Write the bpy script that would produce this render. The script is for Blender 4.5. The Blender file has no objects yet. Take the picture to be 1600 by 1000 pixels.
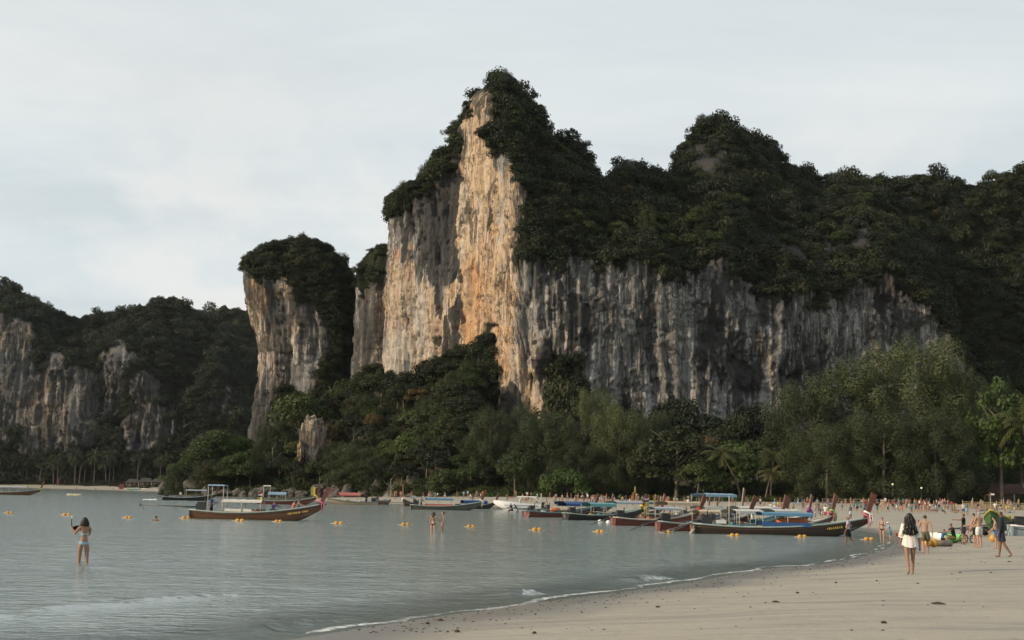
import bpy, math, random
import numpy as np
from mathutils import Vector, Matrix, Euler

scene = bpy.context.scene
C = scene.collection

# ---------------------------------------------------------------- camera
EYE = 2.3                      # metres above the sea
FPX = 2222.0                   # 50 mm lens on a 36 mm sensor, in pixels of a 1600 px wide picture
PITCH, ROLL = math.radians(7.03), math.radians(1.318)
_R0 = np.array([1.0, 0, 0]); _U0 = np.array([0, -math.sin(PITCH), math.cos(PITCH)])
CF = np.array([0, math.cos(PITCH), math.sin(PITCH)])
CR = math.cos(ROLL) * _R0 + math.sin(ROLL) * _U0
CU = -math.sin(ROLL) * _R0 + math.cos(ROLL) * _U0
cam_d = bpy.data.cameras.new('camera'); cam = bpy.data.objects.new('camera', cam_d); C.objects.link(cam)
cam_d.lens = 50; cam_d.sensor_width = 36; cam_d.clip_start = 0.5; cam_d.clip_end = 9000
cam.matrix_world = Matrix(((CR[0], CU[0], -CF[0], 0), (CR[1], CU[1], -CF[1], 0), (CR[2], CU[2], -CF[2], EYE), (0, 0, 0, 1)))
scene.camera = cam

# ---------------------------------------------------------------- sun and sky
SUN_TO = Vector((-0.90, -0.38, 0.35)).normalized()          # direction towards the sun: low, on the left
SUN_EL = math.asin(SUN_TO.z); SUN_AZ = math.atan2(SUN_TO.x, SUN_TO.y)
sun_d = bpy.data.lights.new('sun', 'SUN'); sun = bpy.data.objects.new('sun', sun_d); C.objects.link(sun)
sun_d.energy = 4.4; sun_d.angle = math.radians(1.0); sun_d.color = (1.0, 0.80, 0.58)
sun.rotation_euler = SUN_TO.to_track_quat('Z', 'Y').to_euler()

world = bpy.data.worlds.new('World'); scene.world = world; world.use_nodes = True
wn, wl = world.node_tree.nodes, world.node_tree.links
wn.clear()
def wnode(t, **kw):
    n = wn.new(t)
    for k, v in kw.items(): setattr(n, k, v)
    return n
w_out = wnode('ShaderNodeOutputWorld'); w_bg = wnode('ShaderNodeBackground'); w_bg.inputs['Strength'].default_value = 0.1
sky = wnode('ShaderNodeTexSky', sky_type='NISHITA'); sky.sun_disc = False
sky.sun_elevation = SUN_EL; sky.sun_rotation = SUN_AZ; sky.air_density = 1.0; sky.dust_density = 2.0
tc = wnode('ShaderNodeTexCoord')
sep = wnode('ShaderNodeSeparateXYZ'); wl.new(tc.outputs['Generated'], sep.inputs[0])
def wmath(op, a, b=None):
    n = wnode('ShaderNodeMath', operation=op)
    for i, v in enumerate((a, b)):
        if v is None: continue
        if isinstance(v, (int, float)): n.inputs[i].default_value = v
        else: wl.new(v, n.inputs[i])
    return n.outputs[0]
zc = wmath('ADD', wmath('MAXIMUM', sep.outputs[2], 0.0), 0.16)
cx = wmath('DIVIDE', sep.outputs[0], zc); cy = wmath('DIVIDE', sep.outputs[1], zc)
comb = wnode('ShaderNodeCombineXYZ'); wl.new(cx, comb.inputs[0]); wl.new(cy, comb.inputs[1])
def wnoise(scale, detail, rough, dist, mscale):
    m = wnode('ShaderNodeMapping'); m.inputs['Scale'].default_value = mscale; wl.new(comb.outputs[0], m.inputs[0])
    n = wnode('ShaderNodeTexNoise'); n.inputs['Scale'].default_value = scale; n.inputs['Detail'].default_value = detail
    n.inputs['Roughness'].default_value = rough; n.inputs['Distortion'].default_value = dist
    wl.new(m.outputs[0], n.inputs['Vector']); return n.outputs['Fac']
def wramp(fac, stops):
    r = wnode('ShaderNodeValToRGB'); wl.new(fac, r.inputs[0])
    e = r.color_ramp.elements
    while len(e) < len(stops): e.new(0.5)
    for i, (p, c) in enumerate(stops): e[i].position = p; e[i].color = (*c, 1)
    return r.outputs[0]
n_big = wnoise(0.75, 6, 0.58, 0.7, (0.55, 1.3, 1))
n_puff = wnoise(1.1, 7, 0.6, 0.5, (0.7, 1.2, 1))
cloud = wramp(n_big, [(0.34, (6.7, 7.55, 7.9)), (0.50, (7.5, 8.1, 8.25)), (0.66, (8.5, 8.65, 8.5))])
cover = wramp(n_puff, [(0.34, (0.80, 0.80, 0.80)), (0.60, (0.97, 0.97, 0.97))])
mixa = wnode('ShaderNodeMixRGB'); wl.new(cover, mixa.inputs[0]); wl.new(sky.outputs[0], mixa.inputs[1]); wl.new(cloud, mixa.inputs[2])
# brighter cumulus tops low over the hills
low = wramp(sep.outputs[2], [(0.05, (1, 1, 1)), (0.20, (0.9, 0.9, 0.9)), (0.33, (0, 0, 0))])
n_cum = wnoise(2.3, 6, 0.55, 0.2, (1, 0.45, 1))
cum = wramp(n_cum, [(0.47, (0, 0, 0)), (0.60, (0.62, 0.62, 0.62))])
mulc = wnode('ShaderNodeMixRGB', blend_type='MULTIPLY'); mulc.inputs[0].default_value = 1; wl.new(low, mulc.inputs[1]); wl.new(cum, mulc.inputs[2])
mixb = wnode('ShaderNodeMixRGB'); wl.new(mulc.outputs[0], mixb.inputs[0]); wl.new(mixa.outputs[0], mixb.inputs[1]); mixb.inputs[2].default_value = (8.9, 8.75, 8.4, 1)
wl.new(mixb.outputs[0], w_bg.inputs['Color']); wl.new(w_bg.outputs[0], w_out.inputs[0])

vs = scene.view_settings; vs.view_transform = 'Standard'; vs.look = 'None'; vs.gamma = 1.0; vs.use_curve_mapping = False; vs.exposure = 0.0
scene.render.engine = 'CYCLES'
scene.cycles.max_bounces = 4; scene.cycles.diffuse_bounces = 2; scene.cycles.glossy_bounces = 2; scene.cycles.transparent_max_bounces = 6
scene.cycles.transmission_bounces = 2; scene.cycles.use_denoising = True

# ---------------------------------------------------------------- measuring helpers
def horizon(px): return 756.0 + 0.023 * px
def project(P):
    """photo pixel of world points (N,3)"""
    V = np.asarray(P, float) - np.array([0, 0, EYE])
    d = V @ CF
    return 800 + FPX * (V @ CR) / d, 500 - FPX * (V @ CU) / d
def ray(px, py): return CR * ((px - 800) / FPX) + CU * ((500 - py) / FPX) + CF
def at(px, py, Y):
    """where the line of sight through a measured pixel reaches the distance Y"""
    d = ray(px, py); return np.array([0, 0, EYE]) + d * (Y / d[1])
def xat(px, Y): return float(at(px, horizon(px), Y)[0])
def sstep(a, b, x):
    t = np.clip((x - a) / (b - a), 0, 1); return t * t * (3 - 2 * t)

# ---------------------------------------------------------------- noise
def _hash(ix, iy, iz, seed):
    h = (ix * 374761393 + iy * 668265263 + iz * 1274126177 + seed * 974711).astype(np.uint32)
    h = (h ^ (h >> np.uint32(13))) * np.uint32(1274126177)
    h = (h ^ (h >> np.uint32(15))) * np.uint32(2246822519)
    return ((h ^ (h >> np.uint32(16))) & np.uint32(0xffffff)).astype(np.float32) / np.float32(0xffffff) * 2 - 1
def vnoise(x, y, z, seed=0):
    x, y, z = np.broadcast_arrays(x, y, z)
    fx, fy, fz = np.floor(x), np.floor(y), np.floor(z)
    ix, iy, iz = fx.astype(np.int64), fy.astype(np.int64), fz.astype(np.int64)
    tx, ty, tz = x - fx, y - fy, z - fz
    tx = tx * tx * tx * (tx * (tx * 6 - 15) + 10); ty = ty * ty * ty * (ty * (ty * 6 - 15) + 10); tz = tz * tz * tz * (tz * (tz * 6 - 15) + 10)
    r = 0
    for a in (0, 1):
        wx = tx if a else 1 - tx
        for b in (0, 1):
            wy = ty if b else 1 - ty
            for c in (0, 1):
                r = r + wx * wy * (tz if c else 1 - tz) * _hash(ix + a, iy + b, iz + c, seed)
    return r
def fbm(x, y, z, octv=4, seed=0, gain=0.5, lac=2.03):
    r, a, f = 0, 1.0, 1.0
    for o in range(octv):
        r = r + a * vnoise(x * f, y * f, z * f, seed + o * 17); a *= gain; f *= lac
    return r
def inside(px, py, poly):
    px = np.asarray(px); py = np.asarray(py); r = np.zeros(px.shape, bool); n = len(poly)
    for i in range(n):
        (x0, y0), (x1, y1) = poly[i], poly[(i + 1) % n]
        if y0 == y1: continue
        c = ((y0 > py) != (y1 > py)) & (px < (x1 - x0) * (py - y0) / (y1 - y0) + x0)
        r ^= c
    return r

# ---------------------------------------------------------------- mesh helpers
def mesh_np(name, V, F, mats=(), smooth=True, fmat=None):
    V = np.asarray(V, np.float32); F = np.asarray(F, np.int32)
    me = bpy.data.meshes.new(name); k = F.shape[1]
    me.vertices.add(len(V)); me.vertices.foreach_set('co', V.ravel())
    me.loops.add(F.size); me.loops.foreach_set('vertex_index', F.ravel())
    me.polygons.add(len(F)); me.polygons.foreach_set('loop_start', np.arange(0, F.size, k, dtype=np.int32))
    for m in mats: me.materials.append(m)
    if fmat is not None: me.polygons.foreach_set('material_index', np.asarray(fmat, np.int32))
    me.polygons.foreach_set('use_smooth', np.full(len(F), bool(smooth)))
    me.update(calc_edges=True); return me
def vattr(me, name, vals):
    a = me.attributes.new(name, 'FLOAT', 'POINT'); a.data.foreach_set('value', np.asarray(vals, np.float32).ravel())
def link(name, me, parent=None, **props):
    o = bpy.data.objects.new(name, me); C.objects.link(o)
    if parent is not None: o.parent = parent
    for k, v in props.items(): o[k] = v
    return o
def empty(name, label, cat, loc=(0, 0, 0), rz=0.0, group=None):
    o = bpy.data.objects.new(name, None); C.objects.link(o); o.location = loc; o.rotation_euler = (0, 0, rz)
    o.empty_display_size = 0.3
    o['label'] = label; o['category'] = cat
    if group: o['group'] = group
    return o
def grid_faces(nr, nc, wrap=False):
    r, c = np.meshgrid(np.arange(nr - 1), np.arange(nc if wrap else nc - 1), indexing='ij')
    c2 = (c + 1) % nc
    return np.stack([r * nc + c, r * nc + c2, (r + 1) * nc + c2, (r + 1) * nc + c], -1).reshape(-1, 4)
class MB:
    """collects simple shapes and links them as one mesh"""
    def __init__(s): s.v = []; s.f = []
    def add(s, V, F):
        n = len(s.v); s.v += [tuple(map(float, p)) for p in V]; s.f += [tuple(int(i) + n for i in f) for f in F]; return s
    def box(s, c, d, R=None):
        P = [(sx * d[0] / 2, sy * d[1] / 2, sz * d[2] / 2) for sz in (-1, 1) for sy in (-1, 1) for sx in (-1, 1)]
        if R is not None: P = [R @ Vector(p) for p in P]
        P = [(p[0] + c[0], p[1] + c[1], p[2] + c[2]) for p in P]
        return s.add(P, [(0, 2, 3, 1), (4, 5, 7, 6), (0, 1, 5, 4), (1, 3, 7, 5), (3, 2, 6, 7), (2, 0, 4, 6)])
    def tube(s, pts, rad, n=8, flat=1.0, cap=True):
        pts = [Vector(p) for p in pts]; m = len(pts)
        rad = [rad] * m if isinstance(rad, (int, float)) else rad
        V = []; up = Vector((0, 0, 1))
        for i, p in enumerate(pts):
            t = (pts[min(i + 1, m - 1)] - pts[max(i - 1, 0)]).normalized()
            a = t.cross(up if abs(t.z) < 0.95 else Vector((1, 0, 0))).normalized(); b = a.cross(t).normalized()
            for k in range(n):
                w = 2 * math.pi * k / n; V.append(p + a * (math.cos(w) * rad[i]) + b * (math.sin(w) * rad[i] * flat))
        F = [(i * n + k, i * n + (k + 1) % n, (i + 1) * n + (k + 1) % n, (i + 1) * n + k) for i in range(m - 1) for k in range(n)]
        if cap: F += [tuple(range(n))[::-1], tuple((m - 1) * n + k for k in range(n))]
        return s.add(V, F)
    def ball(s, c, r, nu=10, nv=7):
        r = (r, r, r) if isinstance(r, (int, float)) else r; V = [(c[0], c[1], c[2] - r[2])]
        for j in range(1, nv):
            a = -math.pi / 2 + math.pi * j / nv
            for i in range(nu):
                w = 2 * math.pi * i / nu; V.append((c[0] + r[0] * math.cos(a) * math.cos(w), c[1] + r[1] * math.cos(a) * math.sin(w), c[2] + r[2] * math.sin(a)))
        V.append((c[0], c[1], c[2] + r[2])); F = [(0, 1 + (i + 1) % nu, 1 + i) for i in range(nu)]
        for j in range(nv - 2):
            for i in range(nu): a = 1 + j * nu; F.append((a + i, a + (i + 1) % nu, a + nu + (i + 1) % nu, a + nu + i))
        a = 1 + (nv - 2) * nu; F += [(a + i, a + (i + 1) % nu, len(V) - 1) for i in range(nu)]
        return s.add(V, F)
    def mesh(s, name, mats, smooth=False):
        me = bpy.data.meshes.new(name); me.from_pydata(s.v, [], s.f)
        for m in (mats if isinstance(mats, (list, tuple)) else [mats]): me.materials.append(m)
        if smooth: me.polygons.foreach_set('use_smooth', [True] * len(me.polygons))
        me.update(); return me
    def build(s, name, mats, parent=None, smooth=False, **props): return link(name, s.mesh(name, mats, smooth), parent, **props)

# ---------------------------------------------------------------- materials
class NT:
    def __init__(s, name):
        s.m = bpy.data.materials.new(name); s.m.use_nodes = True; s.t = s.m.node_tree; s.t.nodes.clear()
        s.out = s.t.nodes.new('ShaderNodeOutputMaterial'); s.p = s.t.nodes.new('ShaderNodeBsdfPrincipled')
        s.t.links.new(s.p.outputs[0], s.out.inputs[0])
    def n(s, t, **kw):
        x = s.t.nodes.new(t)
        for k, v in kw.items(): setattr(x, k, v)
        return x
    def l(s, a, b): s.t.links.new(a, b)
    def pos(s): return s.n('ShaderNodeNewGeometry').outputs['Position']
    def objc(s): return s.n('ShaderNodeTexCoord').outputs['Object']
    def noise(s, vec, scale, detail=4, rough=0.55, dist=0.0, mscale=None):
        if mscale is not None:
            m = s.n('ShaderNodeMapping'); m.inputs['Scale'].default_value = mscale; s.l(vec, m.inputs[0]); vec = m.outputs[0]
        x = s.n('ShaderNodeTexNoise'); s.l(vec, x.inputs['Vector'])
        x.inputs['Scale'].default_value = scale; x.inputs['Detail'].default_value = detail
        x.inputs['Roughness'].default_value = rough; x.inputs['Distortion'].default_value = dist
        return x.outputs['Fac']
    def ramp(s, fac, stops):
        r = s.n('ShaderNodeValToRGB'); s.l(fac, r.inputs[0]); e = r.color_ramp.elements
        while len(e) < len(stops): e.new(0.5)
        for i, (p, c) in enumerate(stops):
            if isinstance(c, (int, float)): c = (c, c, c)
            e[i].position = p; e[i].color = (*c, 1)
        return r.outputs[0]
    def mix(s, fac, a, b, blend='MIX'):
        x = s.n('ShaderNodeMixRGB', blend_type=blend)
        for i, v in enumerate((fac, a, b)):
            if isinstance(v, (int, float)): x.inputs[i].default_value = v if i == 0 else (v, v, v, 1)
            elif isinstance(v, tuple): x.inputs[i].default_value = (*v, 1)
            else: s.l(v, x.inputs[i])
        return x.outputs[0]
    def math(s, op, a, b=None, clamp=False):
        x = s.n('ShaderNodeMath', operation=op, use_clamp=clamp)
        for i, v in enumerate((a, b)):
            if v is None: continue
            if isinstance(v, (int, float)): x.inputs[i].default_value = v
            else: s.l(v, x.inputs[i])
        return x.outputs[0]
    def attr(s, name): x = s.n('ShaderNodeAttribute', attribute_name=name); return x.outputs['Fac']
    def set(s, **kw):
        for k, v in kw.items():
            i = s.p.inputs[k.replace('_', ' ')]
            if isinstance(v, tuple): i.default_value = (*v, 1)
            elif isinstance(v, (int, float)): i.default_value = v
            else: s.l(v, i)
        return s
    def bump(s, h, strength, dist):
        b = s.n('ShaderNodeBump'); b.inputs['Strength'].default_value = strength; b.inputs['Distance'].default_value = dist
        s.l(h, b.inputs['Height']); s.l(b.outputs[0], s.p.inputs['Normal']); return b
_flat = {}
def paint(name, col, rough=0.5, vary=0.18, scale=6.0, spec=0.3, metal=0.0, bump=0.15, bdist=0.01):
    """worn paint, cloth, wood: a base colour with blotches and fine relief"""
    key = (name, col, rough)
    if key in _flat: return _flat[key]
    t = NT(name); o = t.objc(); f = t.noise(o, scale, 5, 0.65)
    lo = tuple(c * (1 - vary) for c in col); hi = tuple(min(1, c * (1 + vary)) for c in col)
    t.set(Base_Color=t.ramp(f, [(0.3, lo), (0.7, hi)]), Roughness=rough, Specular_IOR_Level=spec, Metallic=metal)
    t.bump(t.noise(o, scale * (6 if bump < .3 else 1.6), 3, .6, .8), bump, bdist)
    _flat[key] = t.m; return t.m
# ================================================================ GROUND AND WATER
rngG = np.random.default_rng(5)
_shore = [(-30, -60), (-10, 10), (-3.9, 21.7), (-2.3, 25.3), (.87, 32), (4.4, 39), (8.6, 49), (12.6, 56), (19.0, 73), (25.2, 95), (29.5, 120), (29, 150), (24, 185),
          (14, 220), (2, 250), (-15, 278), (-32, 290), (-48, 312), (-56, 350), (-62, 395), (-75, 416), (-97, 428), (-104, 440), (-108, 480), (-118, 560),
          (-140, 680), (-188, 751), (-306, 851), (-700, 960), (-1700, 1150)]
def _smooth(P, n=6):
    P = np.array(P, float); Q = np.vstack([2 * P[0] - P[1], P, 2 * P[-1] - P[-2]]); out = []
    for i in range(1, len(Q) - 2):
        for k in range(n):
            t = k / n; a, b, c, d = Q[i - 1], Q[i], Q[i + 1], Q[i + 2]
            out.append(.5 * ((2 * b) + (c - a) * t + (2 * a - 5 * b + 4 * c - d) * t * t + (3 * b - a - 3 * c + d) * t ** 3))
    return np.array(out + [P[-1]])
SHORE = _smooth(_shore, 5)
LAND = [tuple(p) for p in SHORE] + [(-1700, 5000), (3000, 5000), (3000, -60)]
def shore_d(x, y):
    """distance to the waterline, positive inland; and the place along it"""
    x = np.asarray(x, float).ravel(); y = np.asarray(y, float).ravel()
    best = np.full(x.shape, 1e9); along = np.zeros(x.shape); acc = 0.0
    for i in range(len(SHORE) - 1):
        a, b = SHORE[i], SHORE[i + 1]; d = b - a; L2 = d @ d; L = math.sqrt(L2)
        t = np.clip(((x - a[0]) * d[0] + (y - a[1]) * d[1]) / L2, 0, 1)
        q = (x - a[0] - t * d[0]) ** 2 + (y - a[1] - t * d[1]) ** 2
        m = q < best; best = np.where(m, q, best); along = np.where(m, acc + t * L, along); acc += L
    s = np.sqrt(best); return np.where(inside(x, y, LAND), s, -s), along
# forested talus in front of the pillar and the tower: columns of (X, foot Y, crest Y, crest height)
_mound = np.array([(-112, 440, 462, 0), (-104, 436, 458, 5), (-95, 432, 455, 9), (-87, 430, 460, 13), (-77, 428, 465, 15), (-68, 425, 465, 20), (-57, 420, 465, 27),
                   (-45, 402, 462, 36), (-34, 385, 448, 33), (-23, 372, 440, 35), (-14, 364, 430, 42), (-8, 358, 424, 30), (-4, 356, 420, 12), (0, 352, 412, 5), (12, 346, 415, 4), (120, 318, 430, 5), (230, 300, 430, 9)])
def ground_z(x, y, with_mound=True):
    x = np.asarray(x, float); y = np.asarray(y, float); shp = x.shape; x = x.ravel(); y = y.ravel()
    d, al = shore_d(x, y)
    far = sstep(560, 700, y)
    slope = 0.020 + 0.010 * sstep(40, 0, x)
    h = 0.062 * np.clip(d, 0, 7.5) + slope * np.clip(d - 7.5, 0, None)
    cap = 3.1; h = np.where(h > cap - .6, cap - .6 + .6 * (1 - np.exp(-(h - cap + .6) / .6)), h)
    h = h * (1 - far) + far * np.minimum(0.085 * np.clip(d, 0, None), 3.4 + 0.004 * np.clip(d, 0, 1000))
    h = np.where(d < 0, np.maximum(0.062 * d, -3.0), h)
    h = h + np.where(d > 0, 1, 0) * (0.05 * vnoise(x / 9, y / 14, 0.0, 3) + .02 * vnoise(x / 1.6, y / 2.8, 0.0, 4)) * np.clip(d / 6, 0, 1)
    if with_mound:
        f = np.interp(x, _mound[:, 0], _mound[:, 1]); c = np.interp(x, _mound[:, 0], _mound[:, 2]); z = np.interp(x, _mound[:, 0], _mound[:, 3])
        t = np.clip((y - f) / (c - f), 0, 1); inx = sstep(-113, -106, x) * (y < 700)
        back = 1 - .8 * sstep(0, 60, y - c - 12)
        m = z * (0.25 * t + .75 * t ** 1.25) * back * inx
        h = np.where((m > 0) & (d > 0), h + m + np.clip(m, 0, 6) / 6 * 1.6 * fbm(x / 14, y / 14, 0.3, 3, 8), h)
    return h.reshape(shp)
def gz(x, y): return float(ground_z(np.array([float(x)]), np.array([float(y)]))[0])
def axis(*seg):
    return np.unique(np.concatenate([np.linspace(a, b, n) for a, b, n in seg]))
gx = axis((-1700, -320, 24), (-320, -120, 60), (-120, -12, 110), (-12, 34, 130), (34, 240, 120), (240, 3000, 26))
gy = axis((-60, 16, 8), (16, 84, 170), (84, 300, 150), (300, 480, 110), (480, 720, 40), (720, 960, 70), (960, 5000, 14))
GX, GY = np.meshgrid(gx, gy); GZ = ground_z(GX, GY)
gd, gal = shore_d(GX, GY)
n_ = fbm(GX.ravel() / 2.2, GY.ravel() / 5.5, 0.0, 4, 31)
wet = sstep(4.2, 1.0, gd + 1.0 * n_) * (gd > -40)
_f = np.interp(GX.ravel(), _mound[:, 0], _mound[:, 1])
forest = sstep(-2, 5, GY.ravel() - _f + 3 * fbm(GX.ravel() / 6, GY.ravel() / 6, 1.0, 3, 9)) * (GY.ravel() < 640) * sstep(-106, -100, GX.ravel())
forest = np.maximum(forest, (GX.ravel() < -46) * (GX.ravel() > -125) * (GY.ravel() > 300) * (GY.ravel() < 640) * sstep(.2, 1.5, gd))
forest = np.maximum(forest, (GY.ravel() > 640) * sstep(24, 30, gd + 4 * fbm(GX.ravel() / 15, GY.ravel() / 15, 2.0, 2, 7)))

ts = NT('sand_mat'); P_ = ts.pos()
wetA = ts.attr('wet'); forA = ts.attr('forest')
grain = ts.noise(P_, 9.0, 6, 0.7); patch = ts.noise(P_, 0.35, 5, 0.6, 0.4, (1.0, 0.55, 1.0))
dry = ts.mix(patch, (0.285, 0.260, 0.210), (0.37, 0.340, 0.277))
dry = ts.mix(ts.ramp(grain, [(0.35, 0.0), (0.7, 0.35)]), dry, (0.30, 0.25, 0.19))
# grey mineral streaks drawn out along the beach by the tide
m_ = ts.n('ShaderNodeMapping'); m_.inputs['Rotation'].default_value = (0, 0, math.radians(-27)); m_.inputs['Scale'].default_value = (0.16, 0.85, 1); ts.l(P_, m_.inputs[0])
stre = ts.noise(m_.outputs[0], 1.4, 7, 0.68, 0.5)
dry = ts.mix(ts.ramp(stre, [(0.48, 0.0), (0.66, 0.62)]), dry, (0.150, 0.146, 0.134))
dry = ts.mix(ts.ramp(ts.noise(P_, 2.6, 6, 0.75, 0.6), [(0.56, 0.0), (0.70, 0.45)]), dry, (0.22, 0.19, 0.15))
wetc = ts.mix(grain, (0.115, 0.103, 0.086), (0.165, 0.148, 0.124))
sandc = ts.mix(wetA, dry, wetc)
loam = ts.mix(ts.noise(P_, 0.6, 5), (0.018, 0.020, 0.010), (0.05, 0.045, 0.022))
ts.set(Base_Color=ts.mix(forA, sandc, loam), Roughness=ts.ramp(wetA, [(0.2, 0.9), (0.9, 0.32)]), Specular_IOR_Level=0.35)
lump = ts.mix(0.5, ts.noise(P_, 1.3, 6, 0.62), ts.noise(P_, 6.5, 5, 0.6))
vo = ts.n('ShaderNodeTexVoronoi'); vo.inputs['Scale'].default_value = 1.7; ts.l(P_, vo.inputs['Vector'])
prints = ts.ramp(vo.outputs['Distance'], [(0.10, 0.0), (0.26, 1.0)])
lump = ts.mix(ts.math('MULTIPLY', ts.ramp(ts.noise(P_, 0.22, 3), [(0.45, 0.0), (0.6, 0.5)]), ts.math('SUBTRACT', 1.0, wetA)), lump, prints)
ts.bump(lump, 0.55, 0.085)
me = mesh_np('ground', np.stack([GX.ravel(), GY.ravel(), GZ.ravel()], 1), grid_faces(len(gy), len(gx)), [ts.m])
vattr(me, 'wet', wet); vattr(me, 'forest', forest)
link('ground', me, kind='structure')

# ---- water
wx = axis((-1700, -320, 18), (-320, -60, 60), (-60, -16, 70), (-16, 32, 200), (32, 60, 20))
wy = axis((-60, 16, 5), (16, 58, 240), (58, 140, 110), (140, 330, 80), (330, 1000, 60), (1000, 1200, 5))
WX, WY = np.meshgrid(wx, wy); x_, y_ = WX.ravel(), WY.ravel()
wd, wal = shore_d(x_, y_)
wdep = np.maximum(0, -ground_z(x_, y_, False))
off = -wd
near = (y_ < 75) & (off > -1.5)
wob = .45 * vnoise(wal / 3.1, 0.0, 0.0, 3) + .2 * vnoise(wal / .9, 0.0, 2.0, 5)
def crest(pos, width, amp, env):
    u = (off - pos - wob) / width
    return amp * env * np.exp(-np.where(u < 0, (u * 1.9) ** 2, (u * .75) ** 2))
def along_of(px, py):
    d = ray(px, py); p = d * (-EYE / d[2]); return float(shore_d([p[0]], [p[1]])[1][0])
_a1, _a2, _a3 = along_of(395, 990), along_of(860, 933), along_of(1075, 909)
env1 = sstep(_a1 + 9.0, _a1 + 4.0, wal)
z = crest(6.2, .30, .065, env1 * (0.7 + .3 * vnoise(wal / 1.3, 0, 0, 8)))
env2 = np.exp(-((wal - _a1 - .6) / 2.2) ** 2); z = z + crest(1.0, .35, .10, env2)
env3 = np.exp(-((wal - _a2 - .3) / 1.3) ** 2); z = z + crest(.95, .34, .13, env3)
env4 = np.exp(-((wal - _a3) / 3.0) ** 2); z = z + crest(1.05, .36, .12, env4)
z = z * near + .009 * fbm(x_ / .8, y_ / .7, 0, 2, 12) * (y_ < 140) * np.clip(off / 2, 0, 1) + .012
foam = (.80 + .16 * vnoise(wal / 1.9, 0, 0, 41)) * sstep(.46, .03, np.abs(off - .16 - .6 * wob)) * (y_ < 100)
foam = np.maximum(foam, .86 * env3 * sstep(.75, .05, np.abs(off - .75 - wob)))
foam = np.maximum(foam, .80 * env4 * sstep(.6, .05, np.abs(off - .8 - wob)))
foam = np.maximum(foam, .50 * sstep(_a1 + 3.2, _a1 - .5, wal) * sstep(.34, .05, np.abs(off - 5.95 - wob)))
foam = foam * (y_ < 100)
tw = NT('sea_mat'); P_ = tw.pos()
dpt = tw.attr('depth'); fo = tw.attr('foam')
tw.set(Base_Color=tw.mix(tw.noise(P_, 0.05, 3), (0.222, 0.280, 0.278), (0.252, 0.302, 0.292)), Roughness=0.10, IOR=1.33, Specular_IOR_Level=0.5)
def wv(scale, ms, det=3): return tw.noise(P_, scale, det, 0.6, 0.25, ms)
h0 = wv(0.6, (0.8, 1.0, 1), 3); h1 = wv(1.4, (0.7, 1.0, 1), 3); h2 = wv(4.0, (0.8, 1.0, 1), 3); h3 = wv(0.16, (0.5, 1.2, 1), 2)
hh = tw.math('ADD', tw.math('ADD', tw.math('MULTIPLY', h0, 0.7), tw.math('ADD', tw.math('MULTIPLY', h1, 1.0), tw.math('MULTIPLY', h2, 0.90))), tw.math('MULTIPLY', h3, 1.6))
tw.bump(hh, 1.0, 0.062)
tr = tw.n('ShaderNodeBsdfTransparent'); tr.inputs[0].default_value = (0.80, 0.87, 0.84, 1)
mx = tw.n('ShaderNodeMixShader')
tw.l(tw.ramp(dpt, [(0.0, 0.80), (0.045, 0.55), (0.22, 0.0)]), mx.inputs[0]); tw.l(tw.p.outputs[0], mx.inputs[1]); tw.l(tr.outputs[0], mx.inputs[2])
fd = tw.n('ShaderNodeBsdfDiffuse'); fd.inputs[0].default_value = (0.68, 0.70, 0.69, 1)
fm = tw.n('ShaderNodeMixShader')
fn = tw.noise(P_, 3.6, 8, 0.80, 0.9)
tw.l(tw.ramp(tw.math('MULTIPLY', fo, tw.math('ADD', fn, 0.12)), [(0.44, 0.0), (0.58, 0.80)]), fm.inputs[0])
tw.l(mx.outputs[0], fm.inputs[1]); tw.l(fd.outputs[0], fm.inputs[2]); tw.l(fm.outputs[0], tw.out.inputs[0])
Fw = grid_faces(len(wy), len(wx)); keep = (wd[Fw] < 6).any(1) ; Fw = Fw[keep]
used = np.unique(Fw); remap = np.full(len(x_), -1); remap[used] = np.arange(len(used))
me = mesh_np('sea', np.stack([x_, y_, z], 1)[used], remap[Fw], [tw.m])
vattr(me, 'depth', wdep[used]); vattr(me, 'foam', foam[used])
link('sea', me, kind='structure')

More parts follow.
